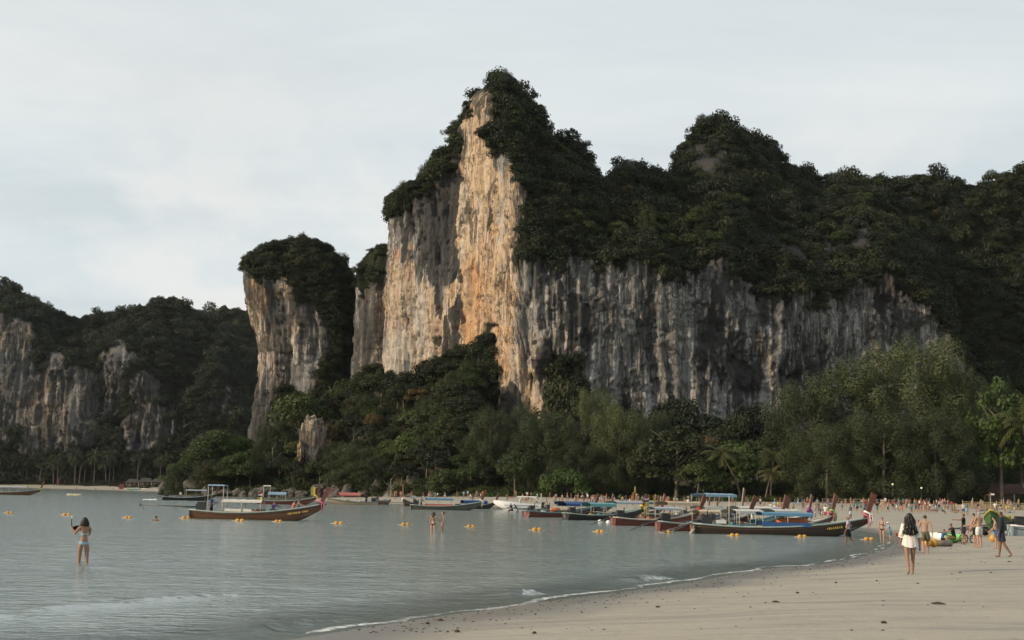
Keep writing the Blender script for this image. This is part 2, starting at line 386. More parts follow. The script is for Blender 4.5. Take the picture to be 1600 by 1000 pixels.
# ================================================================ LIMESTONE
def rock_material(name, hi=(0.44, 0.425, 0.395), grey=((0.138, 0.132, 0.120), (0.268, 0.256, 0.234)), warm=((0.53, 0.390, 0.255), (0.50, 0.275, 0.125))):
    t = NT(name); P = t.pos()
    orange, stain, veg, pale = t.attr('orange'), t.attr('stain'), t.attr('veg'), t.attr('pale')
    g = t.mix(t.noise(P, 0.09, 6, 0.62, 0.3, (1, 1, 0.5)), grey[0], grey[1])
    g = t.mix(t.ramp(t.noise(P, 0.55, 6, 0.65, 0.2, (1, 1, 0.06)), [(0.51, 0.0), (0.57, 0.75)]), g, hi)
    o = t.mix(t.ramp(t.noise(P, 0.045, 5, 0.6, 0.5, (1, 1, 0.55)), [(0.49, 0.0), (0.61, 0.9)]), warm[0], warm[1])
    o = t.mix(t.ramp(t.noise(P, 0.42, 5, 0.6, 0.35, (1, 1, 0.05)), [(0.50, 0.0), (0.60, 0.85)]), o, (0.58, 0.50, 0.40))
    o = t.mix(t.ramp(t.noise(P, 0.8, 6, 0.7, 0.2, (1, 1, 0.25)), [(0.58, 0.0), (0.75, 0.30)]), o, (0.28, 0.19, 0.12))
    col = t.mix(orange, g, o)
    rust = t.ramp(t.noise(P, 0.05, 4, 0.6, 0.4, (1, 1, 0.7)), [(0.60, 0.0), (0.72, 0.35)])
    col = t.mix(rust, col, (0.36, 0.22, 0.13))
    blk = t.noise(P, 0.30, 7, 0.66, 0.6, (1, 1, 0.12))
    blk2 = t.noise(P, 1.25, 5, 0.62, 0.25, (1, 1, 0.032))
    blk3 = t.noise(P, 0.11, 5, 0.6, 0.5, (1, 1, 0.5))
    k = t.math('ADD', t.math('MULTIPLY', stain, 0.21), t.math('ADD', t.math('MULTIPLY', blk3, 0.38), t.math('ADD', t.math('MULTIPLY', blk, 0.34), t.math('MULTIPLY', blk2, 0.28))))
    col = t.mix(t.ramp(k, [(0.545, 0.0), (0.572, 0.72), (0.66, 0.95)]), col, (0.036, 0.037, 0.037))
    for sc_, zz_, wd_ in ((0.16, 0.10, .016), (0.42, 0.06, .020), (0.10, 0.9, .010)):
        ln = t.math('ABSOLUTE', t.math('SUBTRACT', t.noise(P, sc_, 5, 0.6, 0.4, (1, 1, zz_)), 0.5)); col = t.mix(t.ramp(ln, [(0.0, 0.75), (wd_, 0.0)]), col, (0.035, 0.032, 0.028))
    fine = t.noise(P, 2.6, 5, 0.7, 0.1, (1, 1, 0.06))
    col = t.mix(t.ramp(fine, [(0.52, 0.0), (0.66, 0.55)]), col, (0.06, 0.055, 0.048))
    speck = t.noise(P, 0.9, 6, 0.75, 0.3, (1, 1, 0.6))
    col = t.mix(t.ramp(speck, [(0.60, 0.0), (0.68, 0.8)]), col, (0.030, 0.030, 0.028))
    col = t.mix(t.math('MULTIPLY', pale, t.ramp(blk2, [(0.35, 0.2), (0.58, 0.9)])), col, (0.50, 0.51, 0.49))
    gr = t.mix(t.noise(P, 0.5, 4), (0.010, 0.014, 0.007), (0.030, 0.034, 0.016))
    col = t.mix(veg, col, gr)
    t.set(Base_Color=col, Roughness=0.9, Specular_IOR_Level=0.2)
    hgt = t.mix(0.5, t.noise(P, 0.9, 8, 0.7, 0.2, (1, 1, 0.22)), t.noise(P, 2.2, 6, 0.7, 0.1, (1, 1, 0.5)))
    t.bump(hgt, 1.0, 1.1)
    return t.m
rockM = rock_material('limestone_mat')
rockFar = rock_material('far_limestone_mat', (0.20, 0.197, 0.19), ((0.075, 0.075, 0.073), (0.145, 0.141, 0.132)), ((0.25, 0.19, 0.13), (0.24, 0.155, 0.09)))

def prof(pts): a = np.array(pts, float); return lambda x: np.interp(x, a[:, 0], a[:, 1])
def solve_z(X, Y, f):
    """height at which the point (X, Y, z) meets the measured profile f(px) -> py"""
    z = np.full(X.shape, 40.0)
    for _ in range(8):
        px, py = project(np.stack([X, Y, z], 1)); z = z + (py - f(px)) * Y / FPX
    return z
def pockets(px, py, P, lst):
    """hollows and bulges of the wall, each measured as (px, py, half width, half height, depth)"""
    r = 0
    for cx, cy, rx, ry, d in lst:
        q = ((px - cx) / rx) ** 2 + ((py - cy) / ry) ** 2; r = r + d * np.exp(-q)
    return r
def cliff_noise(s, zz, seed, k=1.0):
    warp = 1.8 * vnoise(s / 11, zz / 30, 0.0, seed + 1) + .5 * vnoise(s / 3.3, zz / 9, 0.0, seed + 9)
    a = 1.9 * fbm(s / 21, zz / 42, 0.0, 3, seed + 2)
    b = .95 * (1 - 2.2 * np.abs(fbm((s + warp) / 6.1, zz / 75, 0.0, 3, seed + 3)))
    c = .42 * (1 - 2.2 * np.abs(fbm((s + warp * .7) / 2.3, zz / 38, 0.5, 3, seed + 4)))
    e = .20 * fbm((s + warp * .5) / .75, zz / 16, 0.5, 2, seed + 14)
    led = .30 * fbm(s / 6, zz / 3.1, 0.0, 3, seed + 5) + .22 * fbm(s / 1.3, zz / 1.5, 0.0, 3, seed + 6)
    hol = -1.1 * sstep(.52, .70, fbm(s / 3.0, zz / 8.0, 0.7, 3, seed + 7))
    crk = -.8 * np.exp(-(fbm((s + warp) / 3.4, zz / 60, 9.7, 3, seed + 15) / .05) ** 2) - .6 * np.exp(-(fbm((s + 2 * warp) / 7, zz / 7, 4.7, 3, seed + 16) / .035) ** 2)
    roof = .8 * sstep(-.05, .04, fbm((s + warp) / 12, zz / 11, 6.1, 4, seed + 17))
    slab = crk + roof + 1.1 * sstep(-.035, .035, fbm((s + warp) / 8, zz / 26, 3.7, 3, seed + 8))
    return k * (a + b + c + e + led + hol + slab - 1.9)

def curtain(name, plan, ds, crestY, crest_prof, wall_prof, rows, seed, veg_fn, orange_fn, stain_fn, pale_fn, pock, mat, base=-2.0, thick=45.0, kn=1.0, lump=3.2, veg_lower=6.0, lean=None):
    """a cliff: plan line, wall up to wall_prof, then slopes rising to the crest and a back that falls away"""
    plan = np.array(plan, float); seg = np.hypot(*np.diff(plan, axis=0).T); acc = np.concatenate([[0], np.cumsum(seg)])
    s = np.arange(0, acc[-1], ds); X0 = np.interp(s, acc, plan[:, 0]); Y0 = np.interp(s, acc, plan[:, 1])
    kk = int(round(5 / ds)); ker = np.hanning(2 * kk + 3)[1:-1]; ker /= ker.sum()
    pad = lambda a: np.convolve(np.concatenate([np.full(kk, a[0]), a, np.full(kk, a[-1])]), ker, 'valid')
    X0, Y0 = pad(X0), pad(Y0)
    tx, ty = np.gradient(X0), np.gradient(Y0); L = np.hypot(tx, ty); nx, ny = ty / L, -tx / L     # outward, towards the beach
    I = np.interp(s, acc, crestY)                         # set-back of the crest behind the foot
    Yc = Y0 + I
    zc = np.maximum(solve_z(X0, Yc, crest_prof), 4); zw = np.minimum(solve_z(X0, Y0 + 2, wall_prof), zc - 3.0); zw = np.maximum(zw, 1.0)
    r1, r2, r3 = rows
    v1 = np.linspace(0, 1, r1, endpoint=False); v2 = np.linspace(0, 1, r2); v3 = np.linspace(0, 1, r3 + 1)[1:]
    Z, IN, W = [], [], []
    for v in v1: Z.append(base + (zw - base) * v); IN.append(0 * s); W.append(np.full(s.shape, 0.0))
    for v in v2: Z.append(zw + (zc - zw) * v); IN.append(I * (v ** 1.15)); W.append(np.full(s.shape, v))
    for v in v3: Z.append(zc + (base - zc) * v ** 1.6); IN.append(I + thick * v ** .8); W.append(np.full(s.shape, 2.0))
    Z = np.array(Z); IN = np.array(IN); W = np.array(W); nr, nc = Z.shape
    S = np.broadcast_to(s, Z.shape); X = np.broadcast_to(X0, Z.shape).copy(); Y = Y0[None] + IN
    px, py = project(np.stack([X.ravel(), Y.ravel(), Z.ravel()], 1))
    jx = 7 * fbm(px / 19, py / 19, 0.0, 4, seed + 21); jy = 9 * fbm(px / 17, py / 23, 3.0, 4, seed + 22)
    Wf = W.ravel(); hole = fbm(X.ravel() / 9, Z.ravel() / 14, Y.ravel() / 9, 3, seed + 50) < -.78
    veg = np.where(Wf > 1.5, 1.0, ((veg_fn(px + jx, py + jy) | veg_fn(px + jx, py + jy - 30 * sstep(805, 840, px) * np.clip(fbm(px / 9, py / 90, 2.0, 3, seed + 24), 0, 1))) & ~hole).astype(float))
    d = cliff_noise(S.ravel(), Z.ravel(), seed, kn)
    ts_ = np.clip(Wf / .25, 0, 1)
    dl = lump * fbm(X.ravel() / 15, Z.ravel() / 15, Y.ravel() / 15, 4, seed + 30)
    d = d * (1 - .7 * ts_) + dl * ts_
    d = d * (1 - .30 * orange_fn(px, py)) + pockets(px + 1.3 * jx, py + 1.3 * jy, None, pock)
    d = np.where(Wf > 1.5, dl, d)
    foot = 1.0
    X = X.ravel() + np.tile(nx, nr) * d * foot; Y = Y.ravel() + np.tile(ny, nr) * d * foot
    Zz = Z.ravel() + ts_ * .35 * lump * fbm(X / 7, Y / 7, 5.0, 3, seed + 40) - np.where(veg > .5, ts_ * veg_lower * .3, 0)
    me = mesh_np(name, np.stack([X, Y, Zz], 1), grid_faces(nr, nc), [mat])
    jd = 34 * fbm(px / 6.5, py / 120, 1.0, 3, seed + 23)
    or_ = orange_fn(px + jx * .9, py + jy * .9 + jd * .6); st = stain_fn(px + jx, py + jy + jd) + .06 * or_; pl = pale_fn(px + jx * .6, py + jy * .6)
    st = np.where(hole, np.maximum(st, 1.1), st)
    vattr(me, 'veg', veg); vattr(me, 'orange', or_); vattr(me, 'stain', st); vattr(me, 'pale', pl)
    return me, np.stack([X, Y, Zz], 1), veg, grid_faces(nr, nc), Wf

def loft(name, levels, Yc, depth, nz, na, seed, veg_fn, orange_fn, stain_fn, pale_fn, mat, kn=.8, power=2.6, zmin=-1.0):
    """a free-standing rock tower from its measured outline: levels of (py, left px, right px)"""
    lv = np.array(levels, float); py = np.linspace(lv[0, 0], lv[-1, 0], nz)
    # more rows at the top
    u = np.linspace(0, 1, nz) ** 1.25; py = lv[0, 0] + (lv[-1, 0] - lv[0, 0]) * u
    xl, xr = np.interp(py, lv[:, 0], lv[:, 1]), np.interp(py, lv[:, 0], lv[:, 2])
    PL = np.array([at(a, b, Yc) for a, b in zip(xl, py)]); PR = np.array([at(a, b, Yc) for a, b in zip(xr, py)])
    zz = (PL[:, 2] + PR[:, 2]) / 2; cxx = (PL[:, 0] + PR[:, 0]) / 2; hw = (PR[:, 0] - PL[:, 0]) / 2
    hw[0] = .3
    a = np.linspace(0, 2 * math.pi, na, endpoint=False)
    ca, sa = np.cos(a), np.sin(a)
    rx = np.sign(ca) * np.abs(ca) ** (2 / power); ry = np.sign(sa) * np.abs(sa) ** (2 / power)
    full = hw.max()
    X = cxx[:, None] + hw[:, None] * rx[None]; Y = Yc + (depth * np.minimum(1, (hw / full) ** .8))[:, None] * ry[None]; Z = np.repeat(zz[:, None], na, 1)
    X, Y, Z = X.ravel(), Y.ravel(), Z.ravel()
    nxx, nyy = np.tile(ca, nz), np.tile(sa, nz)
    arc = X * 1.0 + 0.0
    px, pyy = project(np.stack([X, Y, Z], 1))
    jx = 6 * fbm(px / 17, pyy / 17, 0.0, 4, seed + 21); jy = 8 * fbm(px / 15, pyy / 19, 3.0, 4, seed + 22)
    veg = np.where(Y > Yc + 3, 1.0, veg_fn(px + jx, pyy + jy).astype(float))
    d = cliff_noise(np.tile(a * full * 1.05, nz), Z, seed, kn) * np.clip((zz[0] - Z) / 6, 0.15, 1)
    X = X + nxx * d; Y = Y + nyy * d
    F = grid_faces(nz, na, True)
    me = mesh_np(name, np.stack([X, Y, Z], 1), F, [mat])
    vattr(me, 'veg', veg); vattr(me, 'orange', orange_fn(px + jx, pyy + jy)); vattr(me, 'stain', stain_fn(px + jx, pyy + jy)); vattr(me, 'pale', pale_fn(px, pyy))
    return me, np.stack([X, Y, Z], 1), veg, F, np.zeros(len(X))

def blobs(lst):
    """soft patches of colour on the rock: (px, py, half width, half height, strength)"""
    def f(px, py):
        r = np.zeros(px.shape)
        for cx, cy, rx, ry, s in lst: r = np.maximum(r, s * sstep(1.25, .75, np.sqrt(((px - cx) / rx) ** 2 + ((py - cy) / ry) ** 2)))
        return r
    return f
def polys(ins, outs=()):
    def f(px, py):
        r = np.zeros(px.shape, bool)
        for p in ins: r |= inside(px, py, p)
        for p in outs: r &= ~inside(px, py, p)
        return r
    return f
none_ = lambda px, py: np.zeros(px.shape)

# ---- main wall: tower on the left, long grey wall, wooded hill behind
sil = prof([(560, 560), (600, 560), (610, 350), (614, 322), (622, 305), (640, 296), (664, 284), (680, 262), (690, 240), (702, 220), (716, 196), (728, 176), (742, 146), (758, 126),
            (776, 114), (792, 112), (810, 120), (826, 134), (838, 160), (846, 184), (866, 194), (890, 200), (905, 210), (918, 232), (932, 262), (944, 258), (960, 250), (985, 242), (1005, 246),
            (1022, 262), (1038, 258), (1060, 252), (1064, 214), (1076, 194), (1092, 180), (1110, 173), (1130, 182), (1155, 196), (1180, 208), (1205, 226), (1230, 240), (1262, 254), (1280, 268),
            (1310, 266), (1340, 264), (1380, 268), (1420, 262), (1450, 258), (1500, 266), (1530, 268), (1560, 262), (1600, 256), (1680, 258), (1760, 290), (1900, 330)])
silm = lambda px: sil(px) + 9
wall = prof([(560, 640), (600, 420), (612, 345), (640, 320), (680, 290), (716, 222), (730, 196), (760, 150), (790, 160), (806, 250), (818, 340), (826, 392), (860, 402), (900, 398), (950, 404), (1000, 396),
             (1050, 414), (1100, 420), (1130, 408), (1160, 430), (1200, 440), (1260, 450), (1320, 452), (1352, 430), (1390, 418), (1420, 450), (1450, 476), (1480, 512), (1500, 600), (1530, 690), (1600, 720), (1800, 720)])
veg_main = polys([
    [(748, 90), (850, 90), (850, 185), (905, 205), (940, 262), (1000, 236), (1060, 246), (1062, 160), (1120, 150), (1280, 262), (1450, 245), (1900, 240), (1900, 860), (1490, 860), (1484, 640), (1500, 560), (1484, 512),
     (1452, 480), (1420, 450), (1388, 416), (1350, 432), (1320, 456), (1260, 452), (1200, 440), (1160, 430), (1130, 404), (1100, 420), (1050, 414), (1000, 394), (950, 404), (900, 396), (860, 402), (826, 402), (804, 388),
     (816, 340), (822, 296), (792, 240), (768, 250), (752, 208), (766, 186), (772, 152), (754, 134)],
    [(704, 214), (716, 190), (728, 168), (742, 140), (758, 118), (772, 108), (768, 122), (755, 138), (746, 156), (735, 178), (725, 202), (716, 226)],
    [(598, 336), (606, 312), (640, 278), (680, 244), (690, 228), (712, 190), (722, 222), (702, 248), (708, 268), (690, 284), (672, 302), (650, 324), (632, 322), (620, 336)],
    [(752, 520), (756, 502), (765, 502), (764, 545), (768, 590), (772, 640), (740, 640), (600, 640), (560, 760), (560, 590), (590, 575), (640, 590), (680, 560), (725, 545), (745, 540)],
    [(858, 560), (905, 565), (915, 620), (870, 625)],
], [[(1070, 238), (1092, 229), (1126, 232), (1142, 244), (1130, 255), (1072, 257)], [(1282, 280), (1290, 266), (1298, 276), (1300, 305), (1284, 306)],
    [(1340, 284), (1352, 272), (1356, 300), (1344, 306)], [(1410, 300), (1430, 282), (1446, 300), (1440, 318), (1414, 318)], [(1486, 290), (1492, 284), (1496, 300), (1490, 302)],
    [(1335, 360), (1352, 338), (1366, 345), (1362, 380), (1340, 385)], [(1496, 610), (1500, 560), (1512, 575), (1522, 612), (1515, 640)], [(1306, 288), (1316, 280), (1320, 292), (1310, 300)]])
_warm = [[(746, 128), (775, 140), (770, 190), (755, 205), (768, 250), (796, 240), (824, 290), (818, 345), (806, 395), (812, 470), (805, 520), (815, 560), (838, 560), (880, 540), (868, 600), (830, 660), (800, 720), (770, 720), (600, 640), (585, 560), (600, 470), (616, 400),
          (636, 388), (650, 430), (668, 430), (690, 470), (708, 440), (722, 400), (722, 250), (726, 190)]]
def orange_main(px, py):
    o = inside(px, py, _warm[0]).astype(float) * (0.72 + .28 * sstep(640, 720, px))
    o = np.maximum(o, .55 * np.exp(-((px - 850) / 30) ** 2 - ((py - 570) / 60) ** 2))
    o = np.maximum(o, blobs([(1195, 575, 22, 32, .5), (1395, 440, 18, 22, .35), (1425, 480, 25, 26, .3)])(px, py))
    return o
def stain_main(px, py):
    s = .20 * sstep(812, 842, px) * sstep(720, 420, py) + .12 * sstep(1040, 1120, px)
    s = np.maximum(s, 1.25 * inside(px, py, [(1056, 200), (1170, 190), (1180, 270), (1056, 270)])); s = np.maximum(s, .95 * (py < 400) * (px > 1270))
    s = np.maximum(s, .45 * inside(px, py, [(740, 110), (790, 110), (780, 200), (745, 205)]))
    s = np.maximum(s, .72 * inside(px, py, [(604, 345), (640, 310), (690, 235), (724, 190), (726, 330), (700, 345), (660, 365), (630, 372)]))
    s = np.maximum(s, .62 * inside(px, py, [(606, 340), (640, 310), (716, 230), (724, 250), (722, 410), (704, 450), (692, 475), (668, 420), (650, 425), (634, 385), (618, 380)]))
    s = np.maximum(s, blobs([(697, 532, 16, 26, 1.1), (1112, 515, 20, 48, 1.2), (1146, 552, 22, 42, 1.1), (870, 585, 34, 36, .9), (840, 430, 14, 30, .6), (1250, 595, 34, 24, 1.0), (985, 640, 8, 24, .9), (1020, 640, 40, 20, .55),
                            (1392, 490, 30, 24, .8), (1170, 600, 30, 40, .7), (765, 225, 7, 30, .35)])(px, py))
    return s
pale_main = blobs([(925, 575, 9, 40, .8), (1012, 640, 8, 60, .7), (964, 610, 6, 45, .5), (655, 500, 10, 70, .45), (620, 555, 22, 40, .45), (780, 330, 3, 90, .6), (790, 310, 3, 40, .6), (1200, 625, 7, 60, .55), (1330, 520, 6, 50, .45), (1220, 560, 6, 90, .3), (1122, 635, 12, 26, .5), (1212, 660, 4, 20, .5), (1180, 470, 8, 40, .35), (1080, 560, 7, 50, .4), (1512, 595, 8, 40, .5)])
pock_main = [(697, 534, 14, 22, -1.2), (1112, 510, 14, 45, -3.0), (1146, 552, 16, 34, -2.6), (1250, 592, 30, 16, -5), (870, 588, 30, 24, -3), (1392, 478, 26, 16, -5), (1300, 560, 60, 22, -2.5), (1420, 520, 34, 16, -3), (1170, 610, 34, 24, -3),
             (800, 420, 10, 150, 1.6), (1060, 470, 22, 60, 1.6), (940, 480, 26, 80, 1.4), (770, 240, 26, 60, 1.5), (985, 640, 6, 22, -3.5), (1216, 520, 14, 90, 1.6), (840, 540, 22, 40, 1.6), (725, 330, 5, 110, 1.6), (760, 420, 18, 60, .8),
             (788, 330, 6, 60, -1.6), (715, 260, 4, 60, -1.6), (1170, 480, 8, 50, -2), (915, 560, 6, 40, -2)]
planM = [(-34, 525), (-40, 490), (-42, 458), (-36, 447), (-20, 436), (-2, 416), (8, 413), (40, 418), (90, 430), (135, 446), (180, 452), (250, 452)]
insM = [10, 10, 12, 14, 17, 20, 24, 46, 70, 62, 60, 60]
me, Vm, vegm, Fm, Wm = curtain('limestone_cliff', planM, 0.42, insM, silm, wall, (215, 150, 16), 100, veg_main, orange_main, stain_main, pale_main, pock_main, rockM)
main_cliff = link('limestone_cliff', me)
main_cliff['label'] = 'tall limestone tower with orange face and long grey streaked wall behind the beach trees'; main_cliff['category'] = 'cliff'
SITES = [(Vm, vegm, Fm, Wm, 14000, (1.0, 2.7), 'main')]

# ---- buttress at the left foot of the tower
veg_but = polys([[(560, 360), (640, 360), (640, 425), (600, 425), (585, 440), (570, 470), (562, 470), (550, 430)]])
me, V_, v_, F_, W_ = loft('rock_buttress', [(384, 604, 622), (388, 592, 632), (396, 580, 640), (410, 570, 645), (430, 561, 650), (470, 557, 650), (560, 555, 650), (690, 553, 650)], 480, 14, 170, 150, 300, veg_but,
                          lambda x, y: .5 * sstep(560, 600, x), lambda x, y: .34 + 0 * x, none_, rockM, .6)
o = link('rock_buttress', me); o['label'] = 'narrow dark rock buttress leaning on the left side of the orange cliff tower'; o['category'] = 'cliff'
SITES.append((V_, v_, F_, W_, 520, (.9, 1.9), 'main'))

# ---- free-standing pillar
veg_pil = polys([[(380, 360), (560, 360), (600, 560), (600, 760), (470, 700), (500, 560), (516, 536), (508, 500), (494, 468), (478, 466), (464, 472), (446, 436), (432, 432), (420, 440), (404, 438), (384, 426)],
                 [(416, 610), (440, 602), (470, 612), (478, 640), (450, 645), (425, 636)]])
me, V_, v_, F_, W_ = loft('rock_pillar', [(378, 462, 488), (381, 446, 506), (386, 424, 514), (394, 408, 520), (408, 393, 535), (422, 389, 546), (440, 390, 553), (470, 391, 556), (500, 398, 558), (520, 403, 560), (560, 406, 563), (600, 403, 566), (640, 397, 568), (690, 391, 570), (765, 388, 572)],
                          492, 17, 230, 230, 400, veg_pil, blobs([(402, 480, 14, 46, .8), (445, 450, 14, 26, .85), (452, 525, 13, 46, .65), (420, 540, 30, 40, .45), (425, 590, 30, 30, .3)]),
                          lambda x, y: .42 + .30 * sstep(600, 640, y), blobs([(470, 590, 16, 20, .3)]), rockM, .85)
o = link('rock_pillar', me); o['label'] = 'free standing limestone pillar with bushy top left of the orange tower'; o['category'] = 'cliff'
SITES.append((V_, v_, F_, W_, 4200, (.9, 1.9), 'main'))

# ---- far cliffs across the bay
sil1 = prof([(-200, 440), (-60, 436), (0, 442), (30, 448), (60, 462), (82, 474), (110, 486), (135, 488), (150, 482), (185, 479), (208, 484), (222, 472), (240, 464), (265, 460), (292, 468), (312, 476), (330, 498), (350, 520), (380, 540), (420, 570), (480, 640)])
wall1 = prof([(-200, 480), (0, 488), (46, 506), (70, 560), (100, 556), (140, 580), (160, 556), (195, 548), (230, 585), (265, 650), (290, 660), (330, 560), (345, 600), (400, 690), (480, 700)])
_rocks1 = [[(-200, 465), (0, 482), (20, 488), (50, 500), (56, 560), (60, 585), (70, 552), (100, 548), (106, 600), (112, 650), (112, 704), (34, 704), (32, 668), (10, 684), (-200, 694)],
           [(104, 592), (110, 570), (146, 576), (148, 600), (142, 694), (122, 692), (108, 640)],
           [(152, 570), (170, 542), (197, 538), (218, 556), (206, 575), (190, 590), (186, 612), (178, 640), (166, 650), (154, 655)],
           [(202, 596), (225, 582), (246, 588), (252, 640), (272, 650), (270, 674), (234, 702), (196, 702), (188, 680), (202, 640)],
           [(354, 592), (362, 600), (361, 655), (346, 655), (350, 620)], [(334, 536), (341, 540), (339, 562), (333, 556)], [(262, 626), (268, 628), (266, 640), (260, 640)]]
veg1 = lambda px, py: ~polys(_rocks1)(px, py)
me, V_, v_, F_, W_ = curtain('far_cliff', [(-520, 900), (-340, 880), (-230, 868), (-150, 872), (-105, 900)], .9, [50, 52, 55, 50, 30], lambda x: sil1(x) + 4, wall1, (120, 110, 10), 500, veg1,
                             blobs([(20, 530, 30, 30, .35), (70, 640, 40, 50, .5), (215, 640, 20, 30, .25)]) , lambda x, y: .30 + 0 * x, blobs([(195, 590, 10, 40, .3), (115, 640, 8, 50, .25)]),
                             [(175, 640, 14, 40, -6), (190, 625, 14, 26, -6), (125, 560, 20, 60, -4), (60, 590, 10, 50, -5), (145, 640, 10, 60, -6)], rockFar, kn=1.5, lump=6, thick=60)
o = link('far_cliff', me); o['label'] = 'dark wooded limestone cliffs across the bay behind the palm grove'; o['category'] = 'cliff'
SITES.append((V_, v_, F_, W_, 9500, (1.7, 3.9), 'far'))
sil2 = prof([(240, 520), (290, 490), (318, 480), (345, 475), (372, 472), (388, 480), (400, 470), (430, 462), (520, 470), (600, 480)])
me, V_, v_, F_, W_ = curtain('far_hill', [(-330, 1120), (-250, 1110), (-140, 1110), (-60, 1120)], 2.0, [60, 60, 60, 60], lambda x: sil2(x) + 4, lambda x: 640 + 0 * x, (20, 70, 8), 600, lambda px, py: np.ones(px.shape, bool),
                             none_, none_, none_, [], rockFar, kn=1, lump=7, thick=80)
o = link('far_hill', me); o['label'] = 'distant wooded hill seen in the gap between the pillar and the far cliffs'; o['category'] = 'hill'
SITES.append((V_, v_, F_, W_, 1500, (3, 6), 'far'))
# ================================================================ VEGETATION
def leaf_material(name, stops, rough=0.6, trans=0.25, inst=True):
    t = NT(name); oi = t.n('ShaderNodeObjectInfo').outputs['Random']; isl = t.n('ShaderNodeNewGeometry').outputs['Random Per Island']
    f = t.math('ADD', t.math('MULTIPLY', oi, 0.62), t.math('MULTIPLY', isl, 0.38))
    col = t.ramp(f, stops); t.set(Base_Color=col, Roughness=rough, Specular_IOR_Level=0.25)
    tl = t.n('ShaderNodeBsdfTranslucent'); t.l(col, tl.inputs[0]); mx = t.n('ShaderNodeMixShader'); mx.inputs[0].default_value = trans
    t.l(t.p.outputs[0], mx.inputs[1]); t.l(tl.outputs[0], mx.inputs[2]); t.l(mx.outputs[0], t.out.inputs[0])
    return t.m
M_hill = leaf_material('hill_leaf_mat', [(0.0, (0.010, 0.017, 0.008)), (0.40, (0.018, 0.026, 0.010)), (0.75, (0.030, 0.038, 0.014)), (0.93, (0.052, 0.056, 0.020)), (1.0, (0.066, 0.046, 0.019))])
M_far = leaf_material('far_leaf_mat', [(0.0, (0.015, 0.023, 0.014)), (0.6, (0.026, 0.036, 0.018)), (1.0, (0.042, 0.046, 0.022))])
M_broad = leaf_material('broadleaf_mat', [(0.0, (0.024, 0.040, 0.012)), (0.5, (0.042, 0.062, 0.016)), (1.0, (0.075, 0.090, 0.024))])
M_bright = leaf_material('bright_leaf_mat', [(0.0, (0.030, 0.056, 0.014)), (0.6, (0.048, 0.080, 0.018)), (1.0, (0.072, 0.098, 0.026))])
M_casu = leaf_material('casuarina_mat', [(0.0, (0.042, 0.056, 0.022)), (0.5, (0.064, 0.080, 0.030)), (1.0, (0.094, 0.108, 0.042))])
M_pine = leaf_material('dark_needle_mat', [(0.0, (0.028, 0.041, 0.017)), (1.0, (0.056, 0.070, 0.027))])
M_dry = leaf_material('dry_leaf_mat', [(0.0, (0.075, 0.058, 0.022)), (1.0, (0.12, 0.085, 0.032))])
M_orange = leaf_material('orange_leaf_mat', [(0.0, (0.18, 0.065, 0.016)), (1.0, (0.24, 0.10, 0.026))])
M_palm = leaf_material('palm_frond_mat', [(0.0, (0.050, 0.062, 0.020)), (0.6, (0.085, 0.092, 0.032)), (1.0, (0.12, 0.11, 0.045))])
M_fpalm = leaf_material('far_frond_mat', [(0.0, (0.030, 0.040, 0.018)), (0.7, (0.052, 0.060, 0.026)), (1.0, (0.095, 0.095, 0.042))])
M_bark = paint('bark_mat', (0.12, 0.10, 0.08), 0.9, 0.4, 3.0)
M_paleb = paint('pale_bark_mat', (0.26, 0.235, 0.20), 0.9, 0.35, 3.0)

def quads(centers, normals, size, aspect, rng, along=None, droop=0.0):
    """leaf-shaped quads at centers, facing about along normals"""
    n = len(centers); N = normals / np.linalg.norm(normals, axis=1, keepdims=True)
    if along is None: T = rng.normal(size=(n, 3))
    else: T = along + rng.normal(size=(n, 3)) * .25
    T = T - N * (T * N).sum(1, keepdims=True); T /= np.linalg.norm(T, axis=1, keepdims=True) + 1e-9
    B = np.cross(N, T); s = np.broadcast_to(size, (n,))[:, None]; w = s * aspect
    V = np.stack([centers - T * s * .5, centers + B * w * .5 + T * s * .05, centers + T * s * .5 - N * s * .08, centers - B * w * .5 + T * s * .05], 1).reshape(-1, 3)
    F = np.arange(4 * n).reshape(n, 4); return V, F
def unit(rng, n):
    v = rng.normal(size=(n, 3)); return v / np.linalg.norm(v, axis=1, keepdims=True)
def crown_lobes(rng, lobes, per, size, aspect=.75, up=.35, jit=.55):
    """lobes: rows of x, y, z, r — leaves over the upper shell of each lobe"""
    Cs, Ns = [], []
    for x, y, z, r in lobes:
        k = max(6, int(per * r * r)); d = unit(rng, int(k * 1.6)); d = d[d[:, 2] > -.45][:k]
        rad = r * (1 - .45 * rng.random(len(d)) ** 2.2); wob = 1 + .18 * np.sin(d[:, 0] * 5 + x) * np.cos(d[:, 1] * 4 + y)
        Cs.append(np.array([x, y, z]) + d * (rad * wob)[:, None] * np.array([1, 1, .82])); Ns.append(d + np.array([0, 0, up]) + rng.normal(size=d.shape) * jit)
    Cs, Ns = np.vstack(Cs), np.vstack(Ns)
    return quads(Cs, Ns, size * (.7 + .6 * rng.random(len(Cs))), aspect, rng)
